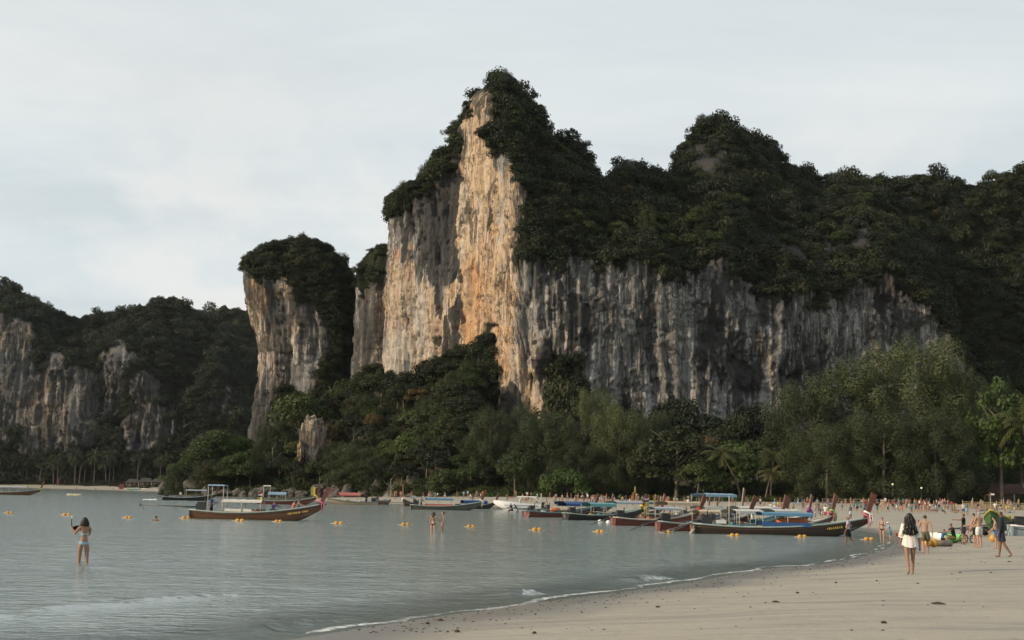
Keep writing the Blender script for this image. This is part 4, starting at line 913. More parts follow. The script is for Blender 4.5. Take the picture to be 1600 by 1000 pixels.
def skeleton(pose, female=True, hands=False):
    """joints (position, radius) and bones of a 1.7 m adult in a pose, facing +Y"""
    J, E = {}, []
    lean = math.radians(pose.get('lean', 0)); hipz = .92
    def tor(x, y, z):      # lean the upper body about the hips
        dz = z - hipz; return (x, y * 1 + math.sin(lean) * dz, hipz + math.cos(lean) * dz)
    sw = .165 if female else .195; hw = .095 if female else .088
    J['pelvis'] = (tor(0, 0, .94), (.150 if female else .145, .105)); J['waist'] = (tor(0, 0, 1.08), (.112 if female else .135, .088))
    J['chest'] = (tor(0, 0, 1.26), (.135 if female else .160, .105)); J['neckbase'] = (tor(0, -.01, 1.41), (.085, .070))
    J['neck'] = (tor(0, .0, 1.485), (.048, .048)); hd = math.radians(pose.get('nod', 0))
    J['head'] = (tor(0, .015 + .08 * math.sin(hd), 1.60), (.074, .088)); J['top'] = (tor(0, .012 + .16 * math.sin(hd), 1.675), (.056, .066))
    E += [('pelvis', 'waist'), ('waist', 'chest'), ('chest', 'neckbase'), ('neckbase', 'neck'), ('neck', 'head'), ('head', 'top')]
    for sd, s in (('l', -1), ('r', 1)):
        th, kn = pose.get('leg_' + sd, (0, 0)); out = math.radians(pose.get('spread_' + sd, 2)); th, kn = math.radians(th), math.radians(kn)
        h = np.array([s * hw, 0, .90]); d1 = np.array([s * math.sin(out), math.sin(th), -math.cos(th)]); d1 /= np.linalg.norm(d1)
        k = h + d1 * .42; d2 = np.array([s * math.sin(out) * .3, math.sin(th - kn), -math.cos(th - kn)]); d2 /= np.linalg.norm(d2)
        c = k + d2 * .13; a = k + d2 * .41
        fy = th - kn * .9 if abs(kn) < 1.2 else th - kn + .5
        f = a + np.array([s * .02, math.cos(fy) * .15, math.sin(fy) * .15 - .035])
        J['hip_' + sd] = (h, (.092, .092)); J['thigh_' + sd] = (h + d1 * .18, (.082 if female else .080,) * 2); J['knee_' + sd] = (k, (.056,) * 2); J['calf_' + sd] = (c, (.056,) * 2); J['ankle_' + sd] = (a, (.034,) * 2)
        J['heel_' + sd] = (a + np.array([0, -.02, -.035]), (.034,) * 2); J['toe_' + sd] = (f, (.036, .022))
        E += [('pelvis', 'hip_' + sd), ('hip_' + sd, 'thigh_' + sd), ('thigh_' + sd, 'knee_' + sd), ('knee_' + sd, 'calf_' + sd), ('calf_' + sd, 'ankle_' + sd), ('ankle_' + sd, 'heel_' + sd), ('heel_' + sd, 'toe_' + sd)]
        pit, ab, el = pose.get('arm_' + sd, (0, 10, 10)); inw = math.radians(pose.get('inward_' + sd, 0)); pit, ab, el = map(math.radians, (pit, ab, el))
        S = np.array(tor(s * sw, -.01, 1.385)); u1 = np.array([s * math.sin(ab), math.sin(pit) * math.cos(ab), -math.cos(pit) * math.cos(ab)])
        e = S + u1 * .285; p2 = pit + el; u2 = np.array([s * math.sin(ab) * .6 - s * math.sin(inw), math.sin(p2), -math.cos(p2)]); u2 /= np.linalg.norm(u2)
        w = e + u2 * .25; pl = w + u2 * .075
        J['shoulder_' + sd] = (S, (.058,) * 2); J['arm_' + sd] = (S + u1 * .12, (.046 if female else .053,) * 2); J['elbow_' + sd] = (e, (.038,) * 2); J['fore_' + sd] = (e + u2 * .08, (.038,) * 2); J['wrist_' + sd] = (w, (.025,) * 2); J['palm_' + sd] = (pl, (.036, .020))
        E += [('neckbase', 'shoulder_' + sd), ('shoulder_' + sd, 'arm_' + sd), ('arm_' + sd, 'elbow_' + sd), ('elbow_' + sd, 'fore_' + sd), ('fore_' + sd, 'wrist_' + sd), ('wrist_' + sd, 'palm_' + sd)]
        if hands:
            nrm = np.array([s * 1.0, 0, 0]); lat = np.cross(u2, nrm); lat /= np.linalg.norm(lat); inn = -nrm
            for i, (o_, L) in enumerate(((-.027, .062), (-.009, .074), (.009, .070), (.026, .055))):
                b = pl + lat * o_ + u2 * .022; m_ = b + u2 * L * .5 + inn * .006; t_ = b + u2 * L * .85 + inn * .028
                for nm, q, r in (('a', b, .0105), ('b', m_, .0095), ('c', t_, .0075)): J['f%d%s_%s' % (i, nm, sd)] = (q, (r, r))
                E += [('palm_' + sd, 'f%da_%s' % (i, sd)), ('f%da_%s' % (i, sd), 'f%db_%s' % (i, sd)), ('f%db_%s' % (i, sd), 'f%dc_%s' % (i, sd))]
            q1 = w + u2 * .035 - lat * .034 + inn * .008; q2 = q1 + u2 * .035 - lat * .018 + inn * .012
            J['th1_' + sd] = (q1, (.012,) * 2); J['th2_' + sd] = (q2, (.009,) * 2); E += [('palm_' + sd, 'th1_' + sd), ('th1_' + sd, 'th2_' + sd)]
    return J, E
def body_mesh(pose, female=True, hands=False, levels=2):
    J, E = skeleton(pose, female, hands); names = list(J); ix = {n: i for i, n in enumerate(names)}
    P = np.array([J[n][0] for n in names], float); lie = pose.get('lie')
    me = bpy.data.meshes.new('skel'); me.from_pydata([tuple(p) for p in P], [(ix[a], ix[b]) for a, b in E], []); ob = bpy.data.objects.new('skel', me); C.objects.link(ob)
    sk = ob.modifiers.new('skin', 'SKIN'); sk.use_smooth_shade = True; sk.branch_smoothing = .5; sv = me.skin_vertices[0].data
    for n in names: sv[ix[n]].radius = J[n][1]; sv[ix[n]].use_root = (n == 'pelvis')
    sb = ob.modifiers.new('sub', 'SUBSURF'); sb.levels = levels; sb.render_levels = levels
    dg = bpy.context.evaluated_depsgraph_get(); out = bpy.data.meshes.new_from_object(ob.evaluated_get(dg), depsgraph=dg)
    bpy.data.objects.remove(ob); bpy.data.meshes.remove(me)
    n = len(out.vertices); V = np.empty(n * 3, np.float32); out.vertices.foreach_get('co', V); V = V.reshape(-1, 3).astype(float)
    # nearest bone for every vertex
    bn = np.zeros(n, int); bt = np.zeros(n); best = np.full(n, 1e9)
    for i, (a, b) in enumerate(E):
        A, B = P[ix[a]], P[ix[b]]; d = B - A; t = np.clip(((V - A) @ d) / (d @ d), 0, 1); r = (1 - t) * np.mean(J[a][1]) + t * np.mean(J[b][1])
        q = np.linalg.norm(V - A - t[:, None] * d, axis=1) - r; m = q < best; best = np.where(m, q, best); bn = np.where(m, i, bn); bt = np.where(m, t, bt)
    tags = []
    for i in range(n): a, b = E[bn[i]]; tags.append((b.split('_')[0], b[-1] if '_' in b else '', bt[i]))
    part = np.array([t[0] for t in tags]); side = np.array([t[1] for t in tags]); tt = bt
    hc, ht = P[ix['head']], P[ix['top']]; up = ht - hc; up /= np.linalg.norm(up); fw = np.array([0, 1.0, 0]) - up * up[1]; fw /= np.linalg.norm(fw); rt = np.cross(fw, up)
    rel = V - hc; hv, hf, hr = rel @ up, rel @ fw, rel @ rt; ishead = np.isin(part, ['head', 'top']) & (hv > -.07)
    # nose, brow and ears drawn out of the head
    nose = ishead * np.exp(-(hr / .014) ** 2 - ((hv + .002) / .020) ** 2) * (hf > .03); V += fw * (nose * .020)[:, None]
    ear = ishead * np.exp(-((hf + .008) / .016) ** 2 - ((hv - .002) / .026) ** 2) * (np.abs(hr) > .05); V += rt * (np.sign(hr) * ear * .014)[:, None]
    if lie:
        V = V - np.array([0, 0, .92]); V = np.stack([V[:, 0], -V[:, 2], V[:, 1]], 1) if lie == 'back' else np.stack([V[:, 0], V[:, 2], -V[:, 1]], 1)
    dz = V[:, 2].min(); V[:, 2] -= dz
    out.vertices.foreach_set('co', V.astype(np.float32).ravel()); out.update()
    info = dict(V=V, part=part, side=side, t=tt, hv=hv, hf=hf, hr=hr, head=ishead, dz=dz, J={k: np.array(v[0]) - np.array([0, 0, dz]) for k, v in J.items()}, up=up, fw=fw, rt=rt)
    return out, info
def select(info, what):
    """which vertices a garment covers"""
    p, t = info['part'], info['t']; b = lambda *n: np.isin(p, n)
    if what == 'hair': return info['head'] & ((info['hv'] > .055) | ((info['hf'] < .012) & (info['hv'] > -.055)))
    if what == 'shorts': return b('hip', 'thigh', 'pelvis') | (b('waist') & (t < .45)) | (b('knee') & (t < .55))
    if what == 'briefs': return (b('waist') & (t < .18)) | b('hip')
    if what == 'bra': return (b('chest') & (t > .42) & (t < .98))
    if what == 'tee': return (b('waist') & (t > .15)) | b('chest', 'neckbase', 'shoulder') | b('arm') | (b('elbow') & (t < .25))
    if what == 'long_top': return b('hip', 'waist', 'pelvis', 'chest', 'neckbase', 'shoulder', 'arm', 'elbow') | (b('fore') & (t < 1)) | (b('wrist') & (t < .35))
    if what == 'trousers': return b('hip', 'thigh', 'knee', 'calf', 'pelvis') | (b('waist') & (t < .45)) | (b('ankle') & (t < .8))
    if what == 'dress': return b('hip', 'waist', 'pelvis', 'chest') | (b('thigh')) | (b('neckbase') & (t < .6))
def garment(name, src, info, what, off, mat, parent, flare=0.0):
    sel = select(info, what); n = len(src.vertices); N = np.empty(n * 3, np.float32); src.vertices.foreach_get('normal', N); N = N.reshape(-1, 3)
    F = [tuple(p.vertices) for p in src.polygons if all(sel[v] for v in p.vertices)]
    if not F: return None
    use = sorted({v for f in F for v in f}); mp = {v: i for i, v in enumerate(use)}; V = info['V'][use] + N[use] * off
    if flare:
        z = V[:, 2]; k = (z.max() - z) / max(.01, z.max() - z.min()); c = V.mean(0); V[:, :2] += (V[:, :2] - c[:2]) * (flare * k)[:, None]
    me = bpy.data.meshes.new(name); me.from_pydata([tuple(map(float, v)) for v in V], [], [tuple(mp[v] for v in f) for f in F]); me.materials.append(mat)
    me.polygons.foreach_set('use_smooth', [True] * len(me.polygons)); me.update()
    return link(name, me, parent)
def face_parts(info, parent):
    hc = info['J']['head']; up, fw, rt = info['up'], info['fw'], info['rt']
    for s in (-1, 1):
        MB().ball(tuple(hc + fw * .080 + up * .022 + rt * .030 * s), (.011, .008, .007), 6, 4).build('eye', EYE_M, parent, True)
    MB().ball(tuple(hc + fw * .084 - up * .040), (.022, .008, .007), 6, 4).build('mouth', LIP_M, parent, True)
def strands(info, length, width, mat, parent, seed=0, back=.03, wave=.02):
    """long hair: an open bell of locks hanging from the crown down the back"""
    rng = np.random.default_rng(seed); hc = info['J']['head']; up, fw, rt = info['up'], info['fw'], info['rt']; V, F = [], []
    na, nl = 40, 16
    for j in range(nl):
        t = j / (nl - 1)
        for i in range(na):
            a = math.pi * (1.18 + .64 * -1 + 1.28 * i / (na - 1)); a = math.pi * (-.14 + 1.28 * i / (na - 1))       # from one temple round the back to the other
            ca, sa = math.cos(a), -math.sin(a)
            if t < .30:
                q = t / .30; r = .100 * math.sin(q * math.pi / 2) ; p = hc + up * (.105 * math.cos(q * math.pi / 2) + .015) + rt * ca * r * .95 + fw * sa * r * 1.05
            else:
                q = (t - .30) / .70; r = .098 + (width - .098) * q ** .8
                lock = 1 + (.08 + .10 * q) * math.sin(i * 1.9 + 2 * q) + .05 * rng.normal()
                p = hc + np.array([0, 0, .015 - q * length * (1 - .10 * abs(ca) + .05 * math.sin(i * 2.3))]) + rt * (ca * r * .98 * lock + wave * math.sin(q * 9 + i * .8)) + fw * ((sa * (.100 + .02 * q) - back * q) * lock + wave * .5 * math.sin(q * 11 + i))
            V.append(tuple(map(float, p)))
    for j in range(nl - 1):
        for i in range(na - 1): F.append((j * na + i, j * na + i + 1, (j + 1) * na + i + 1, (j + 1) * na + i))
    me = bpy.data.meshes.new('long_hair'); me.from_pydata(V, [], F); me.materials.append(mat); me.polygons.foreach_set('use_smooth', [True] * len(F)); me.update()
    return link('long_hair', me, parent)

POSE = {
    'stand': dict(arm_l=(3, 8, 14), arm_r=(-3, 8, 10)),
    'stand2': dict(leg_l=(6, 8), leg_r=(-4, 2), arm_l=(25, 14, 70), arm_r=(-5, 10, 12), spread_l=5, spread_r=5),
    'walk': dict(leg_l=(22, 8), leg_r=(-20, 14), arm_l=(-22, 8, 14), arm_r=(24, 8, 18), lean=3),
    'walk2': dict(leg_l=(-17, 30), leg_r=(12, 4), arm_l=(16, 8, 16), arm_r=(-18, 9, 10), lean=2),
    'photo': dict(arm_l=(58, 12, 78), arm_r=(54, 12, 82), inward_l=10, inward_r=10),
    'hip': dict(arm_l=(-12, 38, 62), arm_r=(2, 8, 14), inward_l=55, leg_l=(3, 4), spread_l=6, spread_r=6),
    'sit': dict(leg_l=(84, 62), leg_r=(80, 70), lean=-14, arm_l=(-24, 16, 8), arm_r=(-24, 16, 8), spread_l=8, spread_r=8),
    'sit2': dict(leg_l=(96, 98), leg_r=(100, 104), lean=16, arm_l=(62, 10, 20), arm_r=(60, 10, 22)),
    'lie': dict(lie='back', arm_l=(10, 14, 8), arm_r=(20, 22, 60), leg_l=(6, 10), leg_r=(30, 62)),
    'lie2': dict(lie='front', arm_l=(120, 24, 60), arm_r=(120, 24, 60), leg_l=(-2, 4), leg_r=(-4, 8)),
    'point': dict(arm_l=(88, 8, 4), arm_r=(2, 8, 12)),
    'bend': dict(lean=32, arm_l=(38, 8, 26), arm_r=(42, 8, 26), leg_l=(10, 18), leg_r=(-10, 10), nod=20),
}
# ---- small figures: one mesh each, colours chosen per person
_crowd = {}
def crowd_mesh(pose, female, dress):
    key = (pose, female, dress)
    if key in _crowd: return _crowd[key]
    me, info = body_mesh(POSE[pose], female, False, 1); part = info['part']
    hair = select(info, 'hair'); top = select(info, 'bra' if dress == 'bikini' else 'tee'); bot = select(info, 'briefs' if dress == 'bikini' else 'dress' if dress == 'dress' else 'shorts')
    if dress == 'dress': top = top | select(info, 'dress')
    mi = []
    for p in me.polygons:
        v = list(p.vertices); k = 0
        if hair[v].mean() > .5: k = 1
        elif bot[v].mean() > .5: k = 3
        elif top[v].mean() > .5: k = 2
        mi.append(k)
    off = np.where(hair, .016, np.where(top & (dress != 'bikini'), .012, np.where(bot & (dress != 'bikini'), .022, 0)))
    N = np.empty(len(me.vertices) * 3, np.float32); me.vertices.foreach_get('normal', N); V = info['V'] + N.reshape(-1, 3) * off[:, None]
    me.vertices.foreach_set('co', V.astype(np.float32).ravel())
    me.materials.clear()
    for m in (SKIN['tan'], HAIR['black'], CLOTH['white'], CLOTH['navy']): me.materials.append(m)
    me.polygons.foreach_set('material_index', mi); me.polygons.foreach_set('use_smooth', [True] * len(mi)); me.update(); me.name = 'person'
    _crowd[key] = me; return me
rngP = random.Random(4)
def small_person(x, y, z, pose, rz, sex='f', skin='tan', hair='black', top='white', bot='navy', dress=None, height=None, label='', group=None):
    dress = dress or ('bikini' if sex == 'f' and top == bot else 'shirt')
    me = crowd_mesh(pose, sex == 'f', dress); o = link('person', me); o.location = (x, y, z); o.rotation_euler = (0, 0, rz)
    h = (height or (1.64 if sex == 'f' else 1.75)) / 1.70; o.scale = (h, h, h)
    mats = [SKIN[skin], HAIR[hair], SKIN[skin] if top == 'bare' else CLOTH[top], SKIN[skin] if bot == 'bare' else CLOTH[bot]]
    for i, m in enumerate(mats): o.material_slots[i].link = 'OBJECT'; o.material_slots[i].material = m
    o['label'] = label; o['category'] = 'person'
    if group: o['group'] = group
    return o

# ---- the people one can see well
def person(px, Y, pose, rz, label, female=True, height=1.66, skin='tan', z=None, hands=True, name='person'):
    """a person standing at the measured column px at distance Y; rz turns them from facing away"""
    x = float(at(px, horizon(px) + 6, Y)[0]); me, info = body_mesh(pose, female, hands, 2); me.name = 'person'; me.materials.clear(); me.materials.append(SKIN[skin])
    me.polygons.foreach_set('use_smooth', [True] * len(me.polygons))
    o = link(name, me); s = height / 1.70; o.scale = (s, s, s); o.rotation_euler = (0, 0, rz); o.location = (x, Y, gz(x, Y) - .01 if z is None else z)
    o['label'] = label; o['category'] = 'person'; face_parts(info, o); return o, me, info
R = math.radians
# woman in the white blouse walking away
o, me, inf = person(1421, 39.3, dict(leg_l=(-9, 24), leg_r=(9, 3), arm_l=(4, 11, 16), arm_r=(-6, 14, 18), spread_l=-1, spread_r=-1), R(-6), 'woman with long black hair in a loose white blouse walking barefoot up the beach', True, 1.66, 'tan')
def blouse(info, parent, mat):
    rng = np.random.default_rng(3); V, F = [], []; n = 44; c = info['J']['neckbase']; rows = [(1.43, .080, .075), (1.41, .150, .092), (1.37, .205, .108), (1.30, .205, .130), (1.20, .190, .145), (1.08, .190, .155), (.98, .198, .165), (.88, .212, .172), (.79, .222, .176)]
    for z, rx, ry in rows:
        k = max(0, (1.30 - z) / .5)
        for i in range(n):
            a = 2 * math.pi * i / n; w = 1 + .055 * k * math.sin(a * 9 + z * 3) + .03 * k * math.sin(a * 17); hem = .035 * math.cos(2 * a) * k
            V.append((c[0] + rx * w * math.cos(a), c[1] + .01 + ry * w * math.sin(a), z - info['dz'] + (hem if z < .9 else 0)))
    F += [(j * n + (i + 1) % n, j * n + i, (j + 1) * n + i, (j + 1) * n + (i + 1) % n) for j in range(len(rows) - 1) for i in range(n)]
    me_ = bpy.data.meshes.new('blouse'); me_.from_pydata(V, [], F); me_.materials.append(mat); me_.polygons.foreach_set('use_smooth', [True] * len(F)); me_.update(); link('blouse', me_, parent)
    for sd, s in (('l', -1), ('r', 1)):
        S, e, w = (info['J'][k + sd] for k in ('shoulder_', 'elbow_', 'wrist_')); t = [S + (e - S) * -.1, S + (e - S) * .35, S + (e - S) * .75, e + (w - e) * .05, e + (w - e) * .22]
        MB().tube([tuple(q) for q in t], [.072, .074, .080, .092, .102], 16, cap=False).build('sleeve', mat, parent, True)
cream = paint('blouse_cotton', (0.66, 0.63, 0.57), 0.9, 0.12, 7, bump=.8, bdist=.04)
blouse(inf, o, cream); garment('hair', me, inf, 'hair', .016, HAIR['black'], o); strands(inf, .52, .185, HAIR['black'], o, 2, .125, .028)
garment('bikini_bottom', me, inf, 'briefs', .006, CLOTH['white'], o)
MB().box(tuple(inf['J']['palm_r'] + np.array([0, .03, -.05])), (.02, .09, .15)).build('phone_case', CLOTH['black'], o)
# woman in the sea with the snorkel mask
o, me, inf = person(136, 43.0, dict(leg_l=(4, 4), leg_r=(-3, 6), arm_l=(46, 16, 86), arm_r=(38, 4, 80), inward_r=38, inward_l=-6, nod=6), R(28), 'woman in a light blue bikini standing in the sea adjusting a snorkel mask', True, 1.64, 'tan', z=-.30)
garment('bikini_top', me, inf, 'bra', .007, CLOTH['light_blue'], o); garment('bikini_bottom', me, inf, 'briefs', .008, CLOTH['light_blue'], o)
garment('hair', me, inf, 'hair', .020, HAIR['black'], o); strands(inf, .19, .135, HAIR['black'], o, 5, .0, .008)
hl, hr_ = inf['J']['palm_l'], inf['J']['palm_r']; mid = hl * .55 + hr_ * .45 + np.array([0, .07, .03]); s_ = o.scale[0]
mk = empty('snorkel_mask', 'dark diving mask with upright snorkel held by the woman in the sea', 'snorkel mask')
wp = o.matrix_basis @ Vector(mid) if False else Vector((0, 0, 0))
bpy.context.view_layer.update(); mk.location = o.matrix_world @ Vector(mid); mk.rotation_euler = (R(20), R(-14), R(28))
MB().box((0, 0, 0), (.17, .05, .085)).box((0, .02, -.035), (.06, .05, .05)).build('mask_frame', CLOTH['black'], mk)
MB().box((0, .029, .008), (.145, .006, .058)).build('lens', paint('mask_lens', (0.06, 0.16, 0.18), 0.1, .1, 6, .6), mk)
MB().tube([(-.11, 0, -.10), (-.115, 0, .0), (-.11, .0, .18), (-.09, -.01, .32)], [.013, .014, .014, .013], 8).build('snorkel_tube', CLOTH['black'], mk, True)
MB().tube([(-.09, -.01, .32), (-.075, -.015, .40)], .016, 8).build('snorkel_tip', paint('snorkel_tip', (0.55, 0.75, 0.45), .4), mk, True)
MB().tube([(.085, 0, .02), (.10, -.10, .0), (.0, -.17, -.02), (-.10, -.10, .0), (-.085, 0, .02)], .010, 6).build('strap', CLOTH['black'], mk, True)
# two bathers facing each other
o, me, inf = person(678, 86.5, dict(arm_l=(8, 8, 20), arm_r=(40, 30, 30)), R(-20), 'woman with reddish brown hair and black bikini, left of the two bathers', True, 1.64, 'fair', z=-.42)
garment('bikini_bottom', me, inf, 'briefs', .008, CLOTH['black'], o); garment('bikini_top', me, inf, 'bra', .006, CLOTH['black'], o); garment('hair', me, inf, 'hair', .018, HAIR['brown'], o); strands(inf, .30, .12, HAIR['brown'], o, 6, .0, .01)
o, me, inf = person(693, 86.8, dict(arm_l=(4, 9, 14), arm_r=(0, 8, 20)), R(100), 'woman with tied back hair and beige bikini, right of the two bathers', True, 1.66, 'fair', z=-.42)
garment('bikini_bottom', me, inf, 'briefs', .008, CLOTH['coral'], o); garment('bikini_top', me, inf, 'bra', .006, CLOTH['coral'], o); garment('hair', me, inf, 'hair', .018, HAIR['brown'], o)
MB().ball(tuple(inf['J']['head'] + np.array([0, -.115, .03])), .045, 8, 6).build('hair_bun', HAIR['brown'], o, True)
# swimmer
o, me, inf = person(246, 98.5, POSE['stand'], R(-8), 'lone swimmer with head and shoulders above the water near the floats', False, 1.75, 'brown', z=-1.36)
garment('hair', me, inf, 'hair', .016, HAIR['brown'], o); garment('shorts', me, inf, 'shorts', .012, CLOTH['navy'], o)
# man in the lilac shirt wading past the big boat
o, me, inf = person(1325, 80.0, dict(leg_l=(14, 6), leg_r=(-16, 14), arm_l=(6, 8, 18), arm_r=(-10, 9, 14)), R(70), 'man in a pale lilac shirt, black shorts and cap wading beside the big longtail boat', False, 1.74, 'brown')
garment('shirt', me, inf, 'tee', .022, CLOTH['lilac'], o, .06); garment('shorts', me, inf, 'shorts', .022, CLOTH['black'], o); garment('cap', me, inf, 'hair', .022, CLOTH['pink'], o)
# girl in a dark bikini and child in a white hat
o, me, inf = person(1378, 84.0, dict(leg_l=(5, 4), leg_r=(-6, 8), arm_l=(30, 10, 70), arm_r=(0, 8, 20)), R(150), 'girl in a dark bikini standing at the waterline behind the longtail bow', True, 1.58, 'fair')
garment('bikini_bottom', me, inf, 'briefs', .008, CLOTH['black'], o); garment('bikini_top', me, inf, 'bra', .006, CLOTH['navy'], o); garment('hair', me, inf, 'hair', .016, HAIR['brown'], o)
o, me, inf = person(1391, 88.0, dict(leg_l=(10, 14), leg_r=(-8, 10), lean=18, arm_l=(24, 8, 30), arm_r=(20, 8, 30)), R(80), 'child in a white hat and blue rash vest bending at the water edge', True, 1.22, 'fair')
garment('rash_vest', me, inf, 'tee', .018, CLOTH['light_blue'], o); garment('shorts', me, inf, 'shorts', .02, CLOTH['teal'], o)
hc = inf['J']['head']; MB().ball(tuple(hc + np.array([0, 0, .06])), (.11, .12, .075), 12, 7).ball(tuple(hc + np.array([0, 0, .045])), (.19, .20, .018), 14, 5).build('sun_hat', CLOTH['white'], o, True)
# man in green shorts, child beyond him
o, me, inf = person(1445, 62.5, dict(leg_l=(-14, 22), leg_r=(12, 4), arm_l=(14, 12, 22), arm_r=(-12, 14, 14)), R(-12), 'shirtless man in olive green shorts walking away behind the woman in white', False, 1.74, 'fair')
garment('shorts', me, inf, 'shorts', .026, CLOTH['khaki'], o, .08); garment('hair', me, inf, 'hair', .018, HAIR['brown'], o)
o, me, inf = person(1434, 80.0, dict(arm_l=(10, 8, 16), arm_r=(4, 8, 12)), R(160), 'blond child standing just beyond the man in olive green shorts', True, 1.42, 'fair')
garment('swimsuit', me, inf, 'shorts', .010, CLOTH['coral'], o); garment('hair', me, inf, 'hair', .016, HAIR['blond'], o)
# men around the green boat
o, me, inf = person(1529, 70.5, dict(leg_l=(-8, 4), leg_r=(10, 12), arm_l=(16, 8, 40), arm_r=(24, 6, 52), inward_r=20, spread_l=7, spread_r=9), R(22), 'shirtless man in white swim trunks standing with his back to the camera', False, 1.76, 'fair')
garment('swim_trunks', me, inf, 'shorts', .022, CLOTH['white'], o); garment('hair', me, inf, 'hair', .016, HAIR['grey'], o)
o, me, inf = person(1523, 72.5, dict(leg_l=(4, 6), leg_r=(-2, 4), arm_l=(24, 8, 50), arm_r=(10, 8, 30), lean=6), R(60), 'shirtless dark haired man half hidden behind the man in white trunks', False, 1.70, 'fair')
garment('shorts', me, inf, 'shorts', .020, CLOTH['black'], o); garment('hair', me, inf, 'hair', .018, HAIR['black'], o)
o, me, inf = person(1564, 54.0, dict(leg_l=(-14, 20), leg_r=(8, 2), arm_l=(6, 9, 12), arm_r=(-4, 12, 16), nod=8), R(66), 'man in a dark navy long top and blue shorts walking along the sand', False, 1.74, 'brown')
garment('shorts', me, inf, 'shorts', .024, CLOTH['navy'], o, .06); garment('sweater', me, inf, 'long_top', .030, paint('sweater_knit', (0.020, 0.026, 0.036), .95, .2, 9), o); garment('hair', me, inf, 'hair', .014, HAIR['brown'], o)
o, me, inf = person(1556, 68.0, dict(leg_l=(6, 8), leg_r=(-4, 6), arm_l=(20, 8, 30), arm_r=(8, 8, 26), lean=8, nod=14), R(76), 'shirtless boy in blue shorts partly behind the man in the navy top', False, 1.50, 'fair')
garment('shorts', me, inf, 'shorts', .024, CLOTH['blue'], o); garment('hair', me, inf, 'hair', .018, HAIR['black'], o)
o, me, inf = person(1505, 78.0, dict(leg_l=(8, 4), leg_r=(-6, 6), arm_l=(80, 10, 12), arm_r=(4, 9, 14)), R(82), 'person in a black shirt and long dark shorts pointing left beside the kayak trolley', False, 1.68, 'tan')
garment('shirt', me, inf, 'tee', .024, CLOTH['black'], o); garment('shorts', me, inf, 'shorts', .030, CLOTH['navy'], o, .1); garment('hair', me, inf, 'hair', .018, HAIR['black'], o)
o, me, inf = person(1491, 75.0, POSE['sit2'], R(86), 'person in a black top sitting hunched at the end of the green kayak', False, 1.72, 'tan')
garment('shirt', me, inf, 'tee', .024, CLOTH['black'], o); garment('shorts', me, inf, 'shorts', .024, CLOTH['khaki'], o); garment('hair', me, inf, 'hair', .016, HAIR['brown'], o)
o, me, inf = person(1471, 78.0, POSE['sit2'], R(-80), 'child in a blue top sitting on the sand behind the kayak', False, 1.25, 'tan')
garment('shirt', me, inf, 'tee', .02, CLOTH['blue'], o); garment('shorts', me, inf, 'shorts', .02, CLOTH['black'], o); garment('hair', me, inf, 'hair', .016, HAIR['black'], o)
o, me, inf = person(1516, 92.0, POSE['sit'], R(120), 'blond bather sitting on the sand left of the man in white trunks', True, 1.62, 'fair')
garment('bikini_bottom', me, inf, 'briefs', .008, CLOTH['pink'], o); garment('bikini_top', me, inf, 'bra', .006, CLOTH['pink'], o); garment('hair', me, inf, 'hair', .016, HAIR['blond'], o)

# ---- the crowd
TOPS = ['white', 'white', 'black', 'navy', 'blue', 'light_blue', 'coral', 'yellow', 'teal', 'pink', 'grey', 'red', 'bare', 'bare', 'bare', 'white', 'black', 'navy', 'grey', 'teal', 'lilac']
BOTS = ['black', 'navy', 'blue', 'white', 'khaki', 'grey', 'coral', 'teal', 'red', 'light_blue']
SKINS = ['fair', 'tan', 'tan', 'brown']; HAIRS = ['black', 'black', 'brown', 'brown', 'blond']
POSEW = {'stand': 'standing', 'stand2': 'standing', 'walk': 'walking', 'walk2': 'walking', 'photo': 'taking a photo', 'hip': 'standing hand on hip', 'sit': 'sitting', 'sit2': 'sitting hunched', 'lie': 'lying', 'lie2': 'lying face down', 'point': 'pointing', 'bend': 'bending'}
_taken = []; _labels = {}
_tw = []
def towel_mesh():
    if not _tw: _tw.append(MB().box((0, -.1, 0), (.95, 2.0, .02)).mesh('towel', CLOTH['white']))
    return _tw[0]
